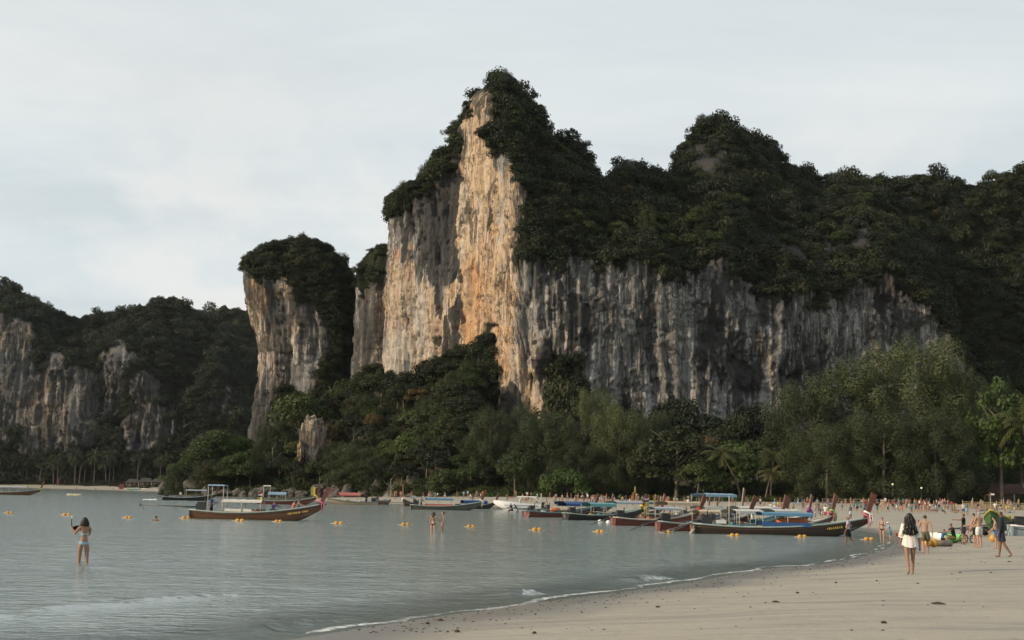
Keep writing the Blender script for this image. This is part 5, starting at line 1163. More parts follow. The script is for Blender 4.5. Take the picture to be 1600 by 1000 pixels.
def crowd(n, px0, px1, Y0, Y1, where, poses=('stand', 'stand', 'stand2', 'walk', 'walk2', 'hip', 'photo'), gap=.75, children=.08):
    k = 0
    for _ in range(n * 30):
        if k >= n: break
        Y = rngP.uniform(Y0, Y1); px = rngP.uniform(px0, px1); x = xat(px, Y)
        if float(shore_d([x], [Y])[0][0]) < 1.0 or any((x - a) ** 2 + (Y - b) ** 2 < gap * gap for a, b in _taken): continue
        for _try in range(60):
            sex = rngP.choice('fm'); pose = rngP.choice(poses); top = rngP.choice(TOPS); bot = rngP.choice(BOTS); hair = rngP.choice(HAIRS)
            if sex == 'f' and top == 'bare': top = bot
            if sex == 'f' and rngP.random() < .28: bot = top
            child = rngP.random() < children
            who = ('girl' if sex == 'f' else 'boy') if child else ('woman' if sex == 'f' else 'man')
            wear = ('in a %s bikini' % COLNAME[top]) if sex == 'f' and top == bot else ('shirtless in %s shorts' % COLNAME[bot]) if top == 'bare' else 'in %s top and %s shorts' % (COLNAME[top], COLNAME[bot])
            lab = '%s haired %s %s %s %s' % (hair, who, wear, POSEW[pose], where)
            if lab not in _labels and len(lab.split()) <= 16: break
        _labels[lab] = 1
        rz = rngP.uniform(-3.14, 3.14); skin = rngP.choice(SKINS)
        if pose.startswith('lie') or pose.startswith('sit'): rz = rngP.choice([R(80), R(-80), R(100), R(160), R(20)]) + rngP.uniform(-.3, .3)
        small_person(x, Y, gz(x, Y) - .02, pose, rz, sex, skin, hair, top, bot, height=(1.25 if child else None), label=lab, group='people on the beach')
        if pose.startswith('lie'):
            tw_ = towel_mesh(); to = link('beach_towel', tw_); to.location = (x, Y, gz(x, Y) + .015); to.rotation_euler = (0, 0, rz); cl = rngP.choice(['white', 'blue', 'coral', 'yellow', 'teal', 'grey', 'purple']); to.material_slots[0].link = 'OBJECT'; to.material_slots[0].material = CLOTH[cl]
            to['label'] = '%s towel under the %s' % (COLNAME[cl], ' '.join(lab.split()[:11])); to['category'] = 'towel'; to['group'] = 'towels under the sunbathers'
        _taken.append((x, Y)); k += 1
up_ = ('stand', 'stand', 'stand2', 'walk', 'walk2', 'hip', 'photo')
low_ = ('sit', 'sit', 'sit2', 'lie', 'lie2')
crowd(58, 1345, 1478, 228, 288, 'in front of the tall casuarinas')
crowd(16, 1350, 1470, 196, 228, 'before the dense crowd')
crowd(12, 1478, 1600, 236, 268, 'near the bamboo fence')
crowd(20, 1420, 1600, 196, 232, 'on the upper sand', low_, 1.4)
crowd(10, 1470, 1600, 180, 232, 'among the sunbathers')
crowd(30, 1190, 1345, 205, 290, 'behind the big longtail bow')
crowd(18, 1180, 1330, 150, 200, 'between the moored longtail bows')
crowd(30, 1040, 1190, 238, 312, 'below the palms')
crowd(44, 900, 1040, 268, 330, 'around the yellow flags')
crowd(18, 850, 960, 250, 300, 'at the water behind the middle longtails')
crowd(24, 725, 900, 285, 345, 'behind the speedboat')
crowd(18, 590, 725, 296, 352, 'behind the far moored longtails')
crowd(10, 640, 850, 290, 335, 'resting on the middle beach', low_, 1.4)
for px, yy in ((177, 800), (186, 802), (200, 795), (211, 797), (225, 790), (150, 806), (50, 838), (120, 818), (238, 785)):
    x = xat(px, yy); small_person(x, yy, gz(x, yy), rngP.choice(up_), rngP.uniform(-3, 3), 'm', 'brown', 'black', rngP.choice(['black', 'navy', 'white', 'red']), 'navy', label='tiny distant person on the far beach', group='tiny people on the far beach')
# ================================================================ BOATS
def hullpaint(name, col):
    t = NT(name); o = t.objc(); c1 = t.mix(t.noise(o, 1.3, 6, .7, .3, (1, 1, 2.5)), tuple(v * .55 for v in col), tuple(min(1, v * 1.35) for v in col)); st = t.noise(o, 5.0, 5, .7, .2, (1, 1, .12))
    c1 = t.mix(t.ramp(st, [(.55, 0.0), (.68, .6)]), c1, tuple(v * .35 + .01 for v in col)); t.set(Base_Color=c1, Roughness=.5, Specular_IOR_Level=.4); t.bump(t.noise(o, 9, 4, .6, .1, (.3, 1, 3)), .3, .02); return t.m
WOOD = {'brown': hullpaint('hull_brown', (0.115, 0.056, 0.028)), 'dark': hullpaint('hull_dark', (0.045, 0.030, 0.022)), 'red': hullpaint('hull_red', (0.14, 0.042, 0.028)), 'olive': hullpaint('hull_olive', (0.085, 0.085, 0.065)),
        'orange': hullpaint('hull_orange', (0.33, 0.14, 0.04)), 'cream': hullpaint('hull_cream', (0.46, 0.34, 0.22)), 'black': hullpaint('hull_black', (0.020, 0.018, 0.017)), 'green': hullpaint('hull_green', (0.05, 0.13, 0.03)),
        'pale_blue': hullpaint('hull_pale_blue', (0.24, 0.30, 0.33)), 'prow': paint('prow_wood', (0.11, 0.038, 0.022), .45, .3, 2.0, .4), 'inside': paint('inner_boards', (0.13, 0.15, 0.13), .7, .3, 2.0), 'deck': paint('deck_boards', (0.20, 0.17, 0.13), .75, .3, 2.0)}
RIM = {'grey_green': paint('rim_grey_green', (0.26, 0.32, 0.29), .5, .15, 3), 'teal': paint('rim_teal', (0.10, 0.22, 0.24), .5, .15, 3), 'cream': paint('rim_cream', (0.45, 0.41, 0.33), .5, .15, 3), 'yellow': paint('rim_yellow', (0.42, 0.36, 0.06), .5, .15, 3), 'white': paint('rim_white', (0.62, 0.62, 0.60), .4, .1, 3), 'blue': paint('rim_blue', (0.07, 0.20, 0.38), .5, .15, 3)}
TARP = {'white': paint('tarp_white', (0.56, 0.54, 0.48), .7, .08, 3), 'blue': paint('tarp_blue', (0.085, 0.20, 0.32), .6, .15, 3), 'sky': paint('tarp_sky', (0.22, 0.33, 0.42), .6, .12, 3), 'turquoise': paint('tarp_turquoise', (0.12, 0.30, 0.30), .6, .15, 3), 'cream': paint('tarp_cream', (0.50, 0.40, 0.26), .7, .12, 3), 'red': paint('tarp_red', (0.42, 0.13, 0.11), .7, .12, 3), 'grey': paint('tarp_grey', (0.34, 0.37, 0.40), .7, .12, 3), 'deep': paint('tarp_deep_blue', (0.028, 0.08, 0.21), .7, .15, 3), 'orange': paint('tarp_orange', (0.55, 0.17, 0.07), .7, .12, 3)}
IRON = paint('engine_iron', (0.035, 0.035, 0.035), .5, .4, 8, .5, .3); STEEL = paint('shaft_steel', (0.10, 0.10, 0.10), .4, .3, 8, .5, .6); POSTM = paint('post_paint', (0.36, 0.33, 0.27), .6, .15, 5); ROPE = paint('rope_fibre', (0.42, 0.36, 0.27), .9, .2, 20)
RIB = {k: paint('ribbon_' + k, c, .7, .1, 8) for k, c in {'pink': (0.45, 0.12, 0.18), 'white': (0.70, 0.66, 0.62), 'lime': (0.32, 0.48, 0.14), 'purple': (0.26, 0.09, 0.24), 'yellow': (0.75, 0.52, 0.06), 'red': (0.50, 0.05, 0.05)}.items()}
LETTER = paint('yellow_lettering', (0.42, 0.30, 0.07), .6, .1, 5)
FLAGC = {'red': CLOTH['red'], 'white': CLOTH['white'], 'blue': CLOTH['navy'], 'yellow': CLOTH['yellow'], 'orange': CLOTH['orange']}

def hull_shape(L, B, up=1.0):
    def b(t): return B / 2 * ((.70 + .30 * math.sin(min(t / .42, 1) * math.pi / 2)) if t < .42 else max(.02, 1 - ((t - .42) / .58) ** 2.1))
    def zs(t): return .52 + .16 * max(0, 1 - t / .28) ** 1.6 + .80 * up * max(0, (t - .30) / .70) ** 2.1
    def zk(t): return -.32 + (0 if t < .70 else 1.30 * up * ((t - .70) / .30) ** 1.5)
    return b, zs, zk
def longtail(px_s, px_b, Y_s, Y_b=None, label='', L=None, beam=None, hull='brown', rim='grey_green', canopy=None, prow=True, prow_h=1.25, ribbons=(), engine='up', flags=(), group='longtail boats', up=1.0, anchor=False, letters=False, roll=0.0, float_z=0.0, name='longtail_boat', prow_m='prow'):
    Y_b = Y_b or Y_s; S = np.array([xat(px_s, Y_s), Y_s]); Bp = np.array([xat(px_b, Y_b), Y_b]); d = Bp - S; LL = float(np.hypot(*d)); ang = math.atan2(d[1], d[0]); L = L or LL / 1.035; beam = beam or min(1.9, L * .17)
    root = empty(name, label, 'boat', (S[0], S[1], float_z), ang, group); b, zs, zk = hull_shape(L, beam, up); n = 26; m = 8
    V, F = [], []
    for i in range(n):
        t = i / (n - 1)
        for s in range(-m, m + 1):
            th = abs(s) / m * math.pi / 2; V.append((L * t, math.copysign(b(t) * math.sin(th) ** .75, s) if s else 0, zk(t) + (zs(t) - zk(t)) * (1 - math.cos(th)) ** .8))
    w = 2 * m + 1
    for i in range(n - 1):
        for s in range(w - 1): F.append((i * w + s, i * w + s + 1, (i + 1) * w + s + 1, (i + 1) * w + s))
    F.append(tuple(range(w))); V0 = len(V)
    MB().add(V, F).build('hull', WOOD[hull], root, True)
    # inner skin with a floor
    V, F = [], []
    for i in range(n):
        t = .012 + .94 * i / (n - 1); bb = max(.01, b(t) - .05); f = max(zk(t) + .12, zs(t) - .62)
        for y, z in ((-1, zs(t) - .015), (-.93, (zs(t) + f) / 2), (-.80, f), (.80, f), (.93, (zs(t) + f) / 2), (1, zs(t) - .015)): V.append((L * t, y * bb, z))
    for i in range(n - 1):
        for s in range(5): F.append((i * 6 + s, (i + 1) * 6 + s, (i + 1) * 6 + s + 1, i * 6 + s + 1))
    MB().add(V, F).build('inner_boards', WOOD['inside'], root)
    g = MB()
    for s in (-1, 1): g.tube([(L * t, s * (b(t) + .01), zs(t) + .02) for t in np.linspace(0, 1, 22)], .055, 6, 1.1)
    g.tube([(0, -b(0), zs(0) + .02), (0, b(0), zs(0) + .02)], .05, 6); g.build('gunwale', RIM[rim], root, True)
    strake = MB()
    for s in (-1, 1):
        P = [(L * t, s * (b(t) * .985 + .012), zs(t) - .17 * (1 - .3 * t)) for t in np.linspace(0.01, .98, 18)]; strake.tube(P, .022, 5)
    strake.build('rubbing_strake', WOOD['dark' if hull != 'dark' else 'brown'], root, True)
    for t in (.12, .30, .50, .68): MB().box((L * t, 0, zs(t) - .16), (.26, 2 * b(t) - .12, .04)).build('thwart', WOOD['deck'], root)
    # fore deck and stem
    V, F = [], []
    for t in np.linspace(.76, .985, 7): V += [(L * t, -b(t) + .03, zs(t) - .03), (L * t, 0, zs(t) + .02), (L * t, b(t) - .03, zs(t) - .03)]
    for i in range(6):
        for s in range(2): F.append((i * 3 + s, (i + 1) * 3 + s, (i + 1) * 3 + s + 1, i * 3 + s + 1))
    MB().add(V, F).build('fore_deck', RIM[rim], root)
    x0, z0 = L * .985, zs(.985)
    if prow:
        ph = prow_h; pts = [(x0 - .25, z0 - .30, .22), (x0 + .05, z0 + .12, .20), (x0 + .30, z0 + .12 + ph * .45, .24), (x0 + .62, z0 + .12 + ph, .30)]; V, F = [], []
        for x, z, hw in pts:
            dx, dz = hw * .86, -hw * .5; V += [(x - dx * .9, -.055, z - dz * .9), (x + dx * .55, -.055, z + dz * .55), (x + dx * .55, .055, z + dz * .55), (x - dx * .9, .055, z - dz * .9)]
        for i in range(len(pts) - 1):
            for k in range(4): F.append((i * 4 + k, i * 4 + (k + 1) % 4, (i + 1) * 4 + (k + 1) % 4, (i + 1) * 4 + k))
        F += [(3, 2, 1, 0), tuple(range(len(V) - 4, len(V)))]
        MB().add(V, F).build('prow', WOOD[prow_m], root)
        for i, rc in enumerate(ribbons):
            z = z0 + .16 + .17 * i; x = x0 + .06 + .12 * i; q = MB(); q.tube([(x + .30 * math.cos(a), .15 * math.sin(a), z - .15 * math.cos(a)) for a in np.linspace(0, 2 * math.pi, 13)], .075, 7)
            q.tube([(x, -.17, z), (x + .02, -.21, z - .45), (x - .03, -.19, z - .95 - .1 * i)], [.06, .075, .04], 6, .4); q.tube([(x + .16, -.15, z), (x + .20, -.20, z - .4), (x + .17, -.18, z - .7)], [.05, .06, .03], 6, .4)
            q.build('ribbon_garland', RIB[rc], root, True)
    if canopy:
        for cn in (canopy if isinstance(canopy, list) else [canopy]):
            t0, t1, cz, col = cn[:4]; drop = cn[4] if len(cn) > 4 else .16; arch = cn[5] if len(cn) > 5 else .14; side = cn[6] if len(cn) > 6 else None; x0c, x1c = L * t0, L * t1; hw = beam * .47; V, F = [], []; nx_, ny_ = 9, 9
            for lay in (0, 1):
                for i in range(nx_):
                    for j in range(ny_):
                        u = i / (nx_ - 1); v = j / (ny_ - 1) * 2 - 1; sag = -.03 * math.sin(u * math.pi * 4) ** 2
                        V.append((x0c + (x1c - x0c) * u, v * hw, cz + arch * (1 - v * v) + sag - .035 * lay))
            for lay in (0, 1):
                for i in range(nx_ - 1):
                    for j in range(ny_ - 1): q = lay * nx_ * ny_ + i * ny_ + j; f = (q, q + ny_, q + ny_ + 1, q + 1); F.append(f if lay == 0 else f[::-1])
            cm = MB().add(V, F); cb = cm.build('canopy', TARP[col], root, True)
            for s in (-1, 1): MB().box(((x0c + x1c) / 2, s * (hw + .006), cz - drop / 2 + .01), (x1c - x0c, .018, drop)).build('valance', TARP[col], root)
            npst = max(2, int(round((x1c - x0c) / 1.7)) + 1)
            for i in range(npst):
                x = x0c + .06 + (x1c - x0c - .12) * i / (npst - 1); t = x / L
                for s in (-1, 1): MB().tube([(x, s * min(hw - .03, b(t)), zs(t) - .1), (x, s * (hw - .03), cz + .02)], .028, 6).build('post', POSTM, root, True)
            if side:
                for s in (-1, 1): MB().box(((x0c + x1c) / 2 - .1, s * (b((t0 + t1) / 2) - .03), zs((t0 + t1) / 2) + .17), ((x1c - x0c) * .94, .03, .30)).build('side_cloth', TARP[side], root)
    if engine:
        ex = L * .075; ez = zs(.07) + .28; e = MB().box((ex, 0, ez), (.70, .46, .46)).box((ex + .25, 0, ez + .28), (.26, .34, .18)).box((ex - .1, .0, ez + .30), (.34, .26, .16)).ball((ex + .1, .30, ez + .05), (.20, .10, .20), 10, 6).tube([(ex + .3, -.15, ez + .2), (ex + .34, -.16, ez + .62)], .05, 7).box((ex, 0, zs(.07) - .05), (.12, .12, .55))
        eng = e.build('engine', IRON, root); MB().tube([(ex + .35, .06, ez + .1), (ex + 1.35, .05, ez + .28)], .022, 6).build('tiller', STEEL, eng)
        dz = {'up': (-.50, 4.6), 'level': (.05, 4.6), 'down': (-1.25, 3.6), 'short': (-.8, 3.0)}[engine]; tip = (ex - dz[1], 0, max(-.25 if engine in ('down', 'short') else .22, ez + dz[0])); sh = MB().tube([(ex - .3, 0, ez), tip], [.05, .032], 7)
        sh.tube([(ex - .35, 0, ez - .10), (ex - 1.9, 0, ez - .08 + dz[0] * .36)], .028, 6); sh = sh.build('drive_shaft', STEEL, root, True)
        pr = MB()
        for k in range(3): a = 2.09 * k; pr.box((tip[0] - .02, .10 * math.cos(a), tip[2] + .10 * math.sin(a)), (.03, .09, .16), Matrix.Rotation(a + 1.57, 3, 'X'))
        pr.tube([(tip[0] + .1, 0, tip[2]), (tip[0] + .25, 0, tip[2] - .30)], .02, 5).build('propeller', STEEL, root)
    if anchor:
        MB().tube([(.1, -.4, zs(0)), (-.35, -.55, .0)], .03, 5).tube([(-.35, -.75, .02), (-.15, -.6, .20), (.35, -.5, .55), (.55, -.45, zs(.05))], .05, 6).build('mooring_rope', ROPE, root, True)
    for fx, fh, cols in flags:
        fp = MB().tube([(L * fx, 0, zs(fx) - .2), (L * fx, 0, zs(fx) + fh)], .018, 6).build('flag_pole', POSTM, root, True); z = zs(fx) + fh
        for c, hh, ww in cols:
            MB().add([(L * fx - .02 - ww * u, .05 * math.sin(u * 5) + o, z - hh * v - .10 * u * ww) for o in (0, .012) for u in (0, .5, 1) for v in (0, 1)], [(0, 1, 3, 2), (2, 3, 5, 4), (6, 8, 9, 7), (8, 10, 11, 9), (0, 2, 8, 6), (2, 4, 10, 8), (1, 7, 9, 3), (3, 9, 11, 5), (4, 5, 11, 10)]).build('flag', FLAGC[c], fp); z -= hh
    if letters:
        for k in range(13):
            if k in (8,): continue
            t = .745 + .012 * k; z = zs(t) - .30; y = -(b(t) * .97 + .015); MB().box((L * t, y, z), (.05 + .02 * ((k * 5) % 3), .012, .12 + .03 * ((k * 7) % 2)), Matrix.Rotation(-.22, 3, 'Y')).build('letter_stroke', LETTER, root)
    rc = random.Random(int(px_s) * 7 + int(px_b))
    for k in range(rc.randint(3, 6)):
        t = rc.uniform(.14, .70); w_ = rc.uniform(.25, .55); MB().box((L * t, rc.uniform(-.4, .4) * b(t), zs(t) - .10 + w_ * .25), (w_, w_ * .8, w_ * .75), Matrix.Rotation(rc.uniform(-.5, .5), 3, 'Z')).build(rc.choice(['cooler_box', 'crate']), rc.choice([RIM['white'], TARP['orange'], TARP['deep'], WOOD['deck'], CLOTH['grey'], CLOTH['teal']]), root)
    for k in range(2):
        t = rc.uniform(.2, .66); q = MB()
        for _k in range(4): q.ball((L * t + rc.uniform(-.3, .3), rc.uniform(-.3, .3), zs(t) + rc.uniform(-.05, .12)), (.18, .14, .10), 7, 5)
        q.build('life_jackets', rc.choice([TARP['orange'], CLOTH['red'], CLOTH['yellow']]), root, True)
    if roll: root.rotation_euler = (roll, 0, ang)
    root['_L'] = L; return root, L
def aboard(root, L, t, side, pose, turn, label, **kw):
    """a person standing or sitting in a boat"""
    a = root.rotation_euler.z; x, y = L * t, side; p = root.location
    z = kw.pop('z', .02)
    return small_person(p.x + x * math.cos(a) - y * math.sin(a), p.y + x * math.sin(a) + y * math.cos(a), p.z + z, pose, a + turn, label=label, **kw)

# 1 the brown boat under way in front
r, L = longtail(300, 513, 109, label='brown longtail boat with white low canopy passing alone on the left', hull='brown', rim='grey_green', canopy=[(.245, .545, 1.42, 'white', .12, .12), (.135, .262, 2.55, 'sky', .05, .07)], ribbons=('pink',), engine='level', flags=[(.535, 1.45, [('red', .09, .28), ('white', .09, .28), ('blue', .12, .28), ('yellow', .36, .30)])], letters=True, prow_h=1.15)
MB().box((L * .36, -.72, .72), (L * .22, .04, .20)).box((L * .36, .72, .72), (L * .22, .04, .20)).build('side_board', TARP['white'], r)
aboard(r, L, .155, -.1, 'stand2', R(-90), 'boatman in a blue shirt and dark trousers standing at the stern of the brown longtail', sex='m', skin='brown', top='blue', bot='black', z=.05)
aboard(r, L, .622, -.25, 'sit2', R(-40), 'passenger with dark hair and purple top sitting amidships on the brown longtail', sex='m', skin='brown', top='purple', bot='black', z=.30)
aboard(r, L, .765, .1, 'sit2', R(-60), 'passenger in a coral top sitting near the bow of the brown longtail', sex='f', skin='tan', top='coral', bot='navy', z=.42)
aboard(r, L, .80, .0, 'sit2', R(-90), 'passenger in a grey top sitting foremost in the brown longtail', sex='m', skin='tan', top='grey', bot='navy', z=.46)
# 2 the big dark boat on the right
r, L = longtail(1083, 1367, 98, 99, label='big dark longtail with long blue canopy and tall prow moored nearest on the right', hull='dark', rim='grey_green', canopy=[(.37, .66, 1.50, 'blue', .18, .10, 'deep'),], ribbons=('pink', 'white'), engine='short', anchor=True, prow_h=1.55, letters=True, beam=2.1)
MB().box((L * .155, 0, .84), (.62, .8, .22)).build('stern_box', RIM['white'], r); MB().tube([(L * .245, -.85, .4), (L * .245, -.85, 2.2)], .04, 6).build('post', POSTM, r, True); MB().tube([(L * .22, .85, .4), (L * .22, .85, 2.6)], .04, 6).build('post', POSTM, r, True)
MB().tube([(L * .47, -.2, .98), (L * .56, -.2, 1.04), (L * .645, -.2, 1.0)], [.16, .19, .15], 9).build('rolled_cloth', TARP['orange'], r, True)
# 3.. the moored cluster, nearest first
longtail(1028, 1178, 104, 107, 'red hulled longtail moored just left of the big dark one', hull='red', rim='grey_green', canopy=(.40, .70, 1.45, 'cream', .16), ribbons=('white',), engine='down', prow_h=1.2)
longtail(1087, 1228, 101.5, 108, 'longtail with rusty orange stern wedged behind the stern of the big dark one', hull='orange', rim='teal', canopy=(.36, .68, 1.55, 'white', .2), ribbons=('white',), engine='short', prow_h=1.3)
longtail(1100, 1232, 112, 118, 'longtail with blue painted rim and white canopy in the second row', hull='dark', rim='blue', canopy=[(.34, .74, 1.75, 'white', .30)], ribbons=('pink', 'white'), engine='up', prow_h=1.2)
longtail(1150, 1306, 105, 112, 'longtail with pink and lime ribbons on its prow behind the big canopy', hull='red', rim='cream', canopy=(.30, .58, 1.62, 'white', .25), ribbons=('pink', 'lime'), engine=None, prow_h=1.5)
longtail(1125, 1270, 122, 132, 'longtail with purple ribbons on its dark prow', hull='dark', rim='cream', canopy=(.30, .60, 1.7, 'grey', .2), ribbons=('purple', 'purple'), engine='up', prow_h=1.5)
longtail(958, 1100, 120, 124, 'reddish longtail moored left of the red hulled one with flags overhead', hull='red', rim='cream', canopy=(.42, .72, 1.5, 'grey', .14), ribbons=('red',), engine='down', prow_h=1.2, flags=[(.40, 1.9, [('red', .12, .42), ('white', .12, .42), ('blue', .14, .42), ('yellow', .40, .40)])])
longtail(1060, 1175, 138, 150, 'longtail with upper sky blue awning and the tallest broad prow', hull='brown', rim='blue', canopy=[(.30, .78, 2.85, 'sky', .24), (.28, .6, 1.6, 'white', .2)], ribbons=('white',), engine='up', prow_h=2.1, L=13)
longtail(884, 1010, 142, 148, 'dark longtail with turquoise canopy in the middle of the moored row', hull='black', rim='grey_green', canopy=(.25, .58, 1.65, 'turquoise', .28), ribbons=('yellow',), engine='level', prow_h=1.2)
longtail(925, 1040, 160, 172, 'dark longtail with grey canopy beyond the turquoise one', hull='dark', rim='cream', canopy=(.25, .65, 1.8, 'grey', .2), ribbons=('pink',), engine='up', prow_h=1.4)
longtail(1000, 1112, 158, 176, 'longtail with cream canopy beyond the flags', hull='brown', rim='cream', canopy=(.28, .78, 1.9, 'cream', .3), ribbons=('red',), engine='up', prow_h=1.4, flags=[(.2, 2.2, [('orange', .5, .5), ('yellow', .8, .45)])])
longtail(990, 1062, 196, 214, 'longtail with two yellow flags nearest the crowd', hull='dark', rim='teal', canopy=(.3, .7, 1.7, 'deep', .2), ribbons=('yellow',), engine=None, prow_h=1.3, flags=[(.08, 3.3, [('yellow', .8, .7)]), (.02, 2.5, [('orange', 1.1, .8), ('yellow', .7, .9)])], L=10)
longtail(846, 960, 176, 190, 'longtail with deep blue canopy behind the red sided one', hull='dark', rim='teal', canopy=(.25, .7, 1.6, 'deep', .3), ribbons=('white',), engine='up', prow_h=1.3)
r, L = longtail(822, 935, 155, 162, 'longtail with teal rim and red side left of the moored cluster', hull='red', rim='teal', canopy=(.50, .82, 1.55, 'deep', .3), ribbons=('white',), engine='level', prow_h=1.2, anchor=True)
MB().tube([(L * .21, 0, .3), (L * .21, 0, 2.6)], .06, 6).build('post', POSTM, r, True); MB().tube([(L * .33, -.3, .8), (L * .44, -.3, .85)], [.28, .22], 9).build('orange_bundle', TARP['orange'], r, True)
# farther left
r, L = longtail(642, 758, 204, 206, 'weathered olive longtail with blue canopy and red side cloth behind the two bathers', hull='olive', rim='grey_green', canopy=(.21, .58, 1.60, 'blue', .24, .12, 'red'), ribbons=('white',), engine='level', prow_h=1.5)
aboard(r, L, .15, .1, 'stand', R(90), 'boatman in a blue shirt standing in the stern of the weathered olive longtail', sex='m', skin='brown', top='blue', bot='navy', z=.05)
longtail(716, 778, 232, 236, 'small dark longtail under a deep blue cover right of the olive one', hull='black', rim='cream', canopy=(.1, .72, 1.25, 'deep', .45), ribbons=(), engine=None, prow_h=1.1)
r, L = longtail(590, 508, 256, 252, 'cream hulled longtail with pinkish red awning by the headland rocks', hull='cream', rim='teal', canopy=(.36, .78, 1.7, 'red', .2, .45), ribbons=(), prow=False, engine='down', up=.75)
aboard(r, L, .22, 0, 'stand', R(0), 'person in navy clothes standing in the cream hulled longtail', sex='m', skin='brown', top='navy', bot='black', z=.05)
aboard(r, L, .08, 0, 'sit2', R(0), 'person sitting at the stern of the cream hulled longtail', sex='m', skin='brown', top='black', bot='black', z=.2)
longtail(650, 618, 258, 244, 'longtail with orange prow turned to the left near the far shore', hull='brown', rim='cream', canopy=(.2, .6, 1.7, 'grey', .15), ribbons=('white',), engine='up', prow_h=2.2, L=9, prow_m='orange')
longtail(587, 622, 272, 280, 'short red boat on the sand right of the cream hulled longtail', hull='red', rim='cream', prow=False, engine='up', up=.6, L=6, float_z=.15)
longtail(402, 499, 232, 234, 'reddish longtail with pale blue canopy and yellow flag behind the brown one', hull='red', rim='grey_green', canopy=[(.18, .48, 1.7, 'sky', .2, .3), (.10, .22, 2.9, 'white', .05)], ribbons=('yellow',), engine='up', prow_h=1.6, flags=[(.965, 1.7, [('yellow', 1.3, .7)])])
r, L = longtail(254, 342, 262, 266, 'black longtail with motor running by the headland left of the brown one', hull='black', rim='grey_green', canopy=(.42, .80, 1.9, 'grey', .12), ribbons=(), engine='down', prow_h=1.3)
aboard(r, L, .10, 0, 'bend', R(180), 'boatman in dark blue bent over the motor of the black longtail', sex='m', skin='brown', top='navy', bot='black', z=.1)
aboard(r, L, .34, .1, 'sit2', R(0), 'passenger in a white top sitting in the black longtail', sex='m', skin='brown', top='white', bot='black', z=.45)
longtail(-34, 69, 300, 302, 'brown longtail with slim raised bow cut by the left edge', hull='brown', rim='grey_green', canopy=(.35, .78, 1.7, 'grey', .12), ribbons=('lime',), engine='down', prow_h=1.6)
r, L = longtail(1578, 1668, 92, 92.5, 'pale blue longtail hull with outboard motor cut by the right edge', hull='pale_blue', rim='white', prow=False, engine='up', up=.5, L=8, float_z=gz(33, 92) - .05)
# motor wake
f = MB().ball((0, 0, 0), (1.0, .5, .12), 12, 6).ball((.7, .2, .05), (.5, .4, .20), 10, 6).ball((-.9, -.2, 0), (.6, .3, .08), 10, 6).build('foam_wake', paint('foam_white', (0.70, 0.72, 0.71), .9), None, True); f.location = (xat(238, 262), 261.5, .02); f['kind'] = 'stuff'; f['label'] = 'white wake behind the motor of the black longtail'
# men waiting by the speedboat
small_person(xat(801, 190), 190, -.12, 'sit2', R(70), 'm', 'brown', 'black', 'black', 'black', label='boatman in black crouching on the shaft side in front of the speedboat', group='people on the beach', height=2.0)
small_person(xat(809, 189), 189, -.45, 'bend', R(80), 'm', 'brown', 'black', 'navy', 'grey', label='boatman in navy leaning forward in front of the speedboat', group='people on the beach')
# ---- speedboat
def speedboat():
    Y = 227; xs, xb = xat(846, Y), xat(771, Y); L = xs - xb; root = empty('speedboat', 'white speedboat with swept arch lying with its bow to the left on the beach', 'boat', (xs, Y, .0), math.pi)
    W = paint('gelcoat_white', (0.76, 0.76, 0.74), .25, .04, 2, .5); V, F = [], []; n, m = 18, 6; Bm = 2.3
    bf = lambda t: Bm / 2 * (1 if t < .5 else max(.03, 1 - ((t - .5) / .5) ** 2.3)); zk = lambda t: -.3 + (0 if t < .6 else 1.35 * ((t - .6) / .4) ** 1.7); zs = lambda t: .95 + .45 * t
    for i in range(n):
        t = i / (n - 1)
        for s in range(-m, m + 1): u = abs(s) / m; V.append((L * t, math.copysign(bf(t) * u ** .7, s) if s else 0, zk(t) + (zs(t) - zk(t)) * u ** 1.7))
    w = 2 * m + 1
    for i in range(n - 1):
        for s in range(w - 1): F.append((i * w + s, i * w + s + 1, (i + 1) * w + s + 1, (i + 1) * w + s))
    F.append(tuple(range(w))); MB().add(V, F).build('hull', W, root, True)
    V, F = [], []
    for t in np.linspace(.42, .99, 8): V += [(L * t, -bf(t) + .02, zs(t)), (L * t, 0, zs(t) + .14), (L * t, bf(t) - .02, zs(t))]
    for i in range(7):
        for s in range(2): F.append((i * 3 + s, (i + 1) * 3 + s, (i + 1) * 3 + s + 1, i * 3 + s + 1))
    MB().add(V, F).build('fore_deck', W, root, True); MB().box((L * .22, 0, .45), (L * .4, Bm * .9, .06)).build('cockpit_floor', W, root)
    G = paint('tinted_glass', (0.05, 0.06, 0.07), .1, .1, 2, .6); MB().box((L * .44, 0, 1.45), (.06, Bm * .8, .55), Matrix.Rotation(-.6, 3, 'Y')).build('windscreen', G, root)
    MB().box((L * .30, 0, 2.15), (L * .42, Bm * .85, .12)).build('hard_top', W, root)
    for s in (-1, 1): MB().tube([(L * .02, s * Bm * .46, .95), (L * .14, s * Bm * .45, 2.1), (L * .20, s * Bm * .42, 2.15)], [.22, .14, .1], 8, .4).build('arch_leg', W, root, True); MB().tube([(L * .46, s * Bm * .40, 1.1), (L * .44, s * Bm * .40, 2.12)], .04, 6).build('post', W, root)
    for s in (-1, 1): MB().box((-.2, s * .45, .75), (.42, .36, .75)).box((-.25, s * .45, 1.2), (.55, .4, .3)).build('outboard_motor', IRON, root)
    MB().box((L * .42, -bf(.3) - .012, .75), (L * .7, .02, .10)).box((L * .42, bf(.3) + .012, .75), (L * .7, .02, .10)).build('stripe', paint('gelcoat_stripe', (0.10, 0.14, 0.25), .3), root)
speedboat()
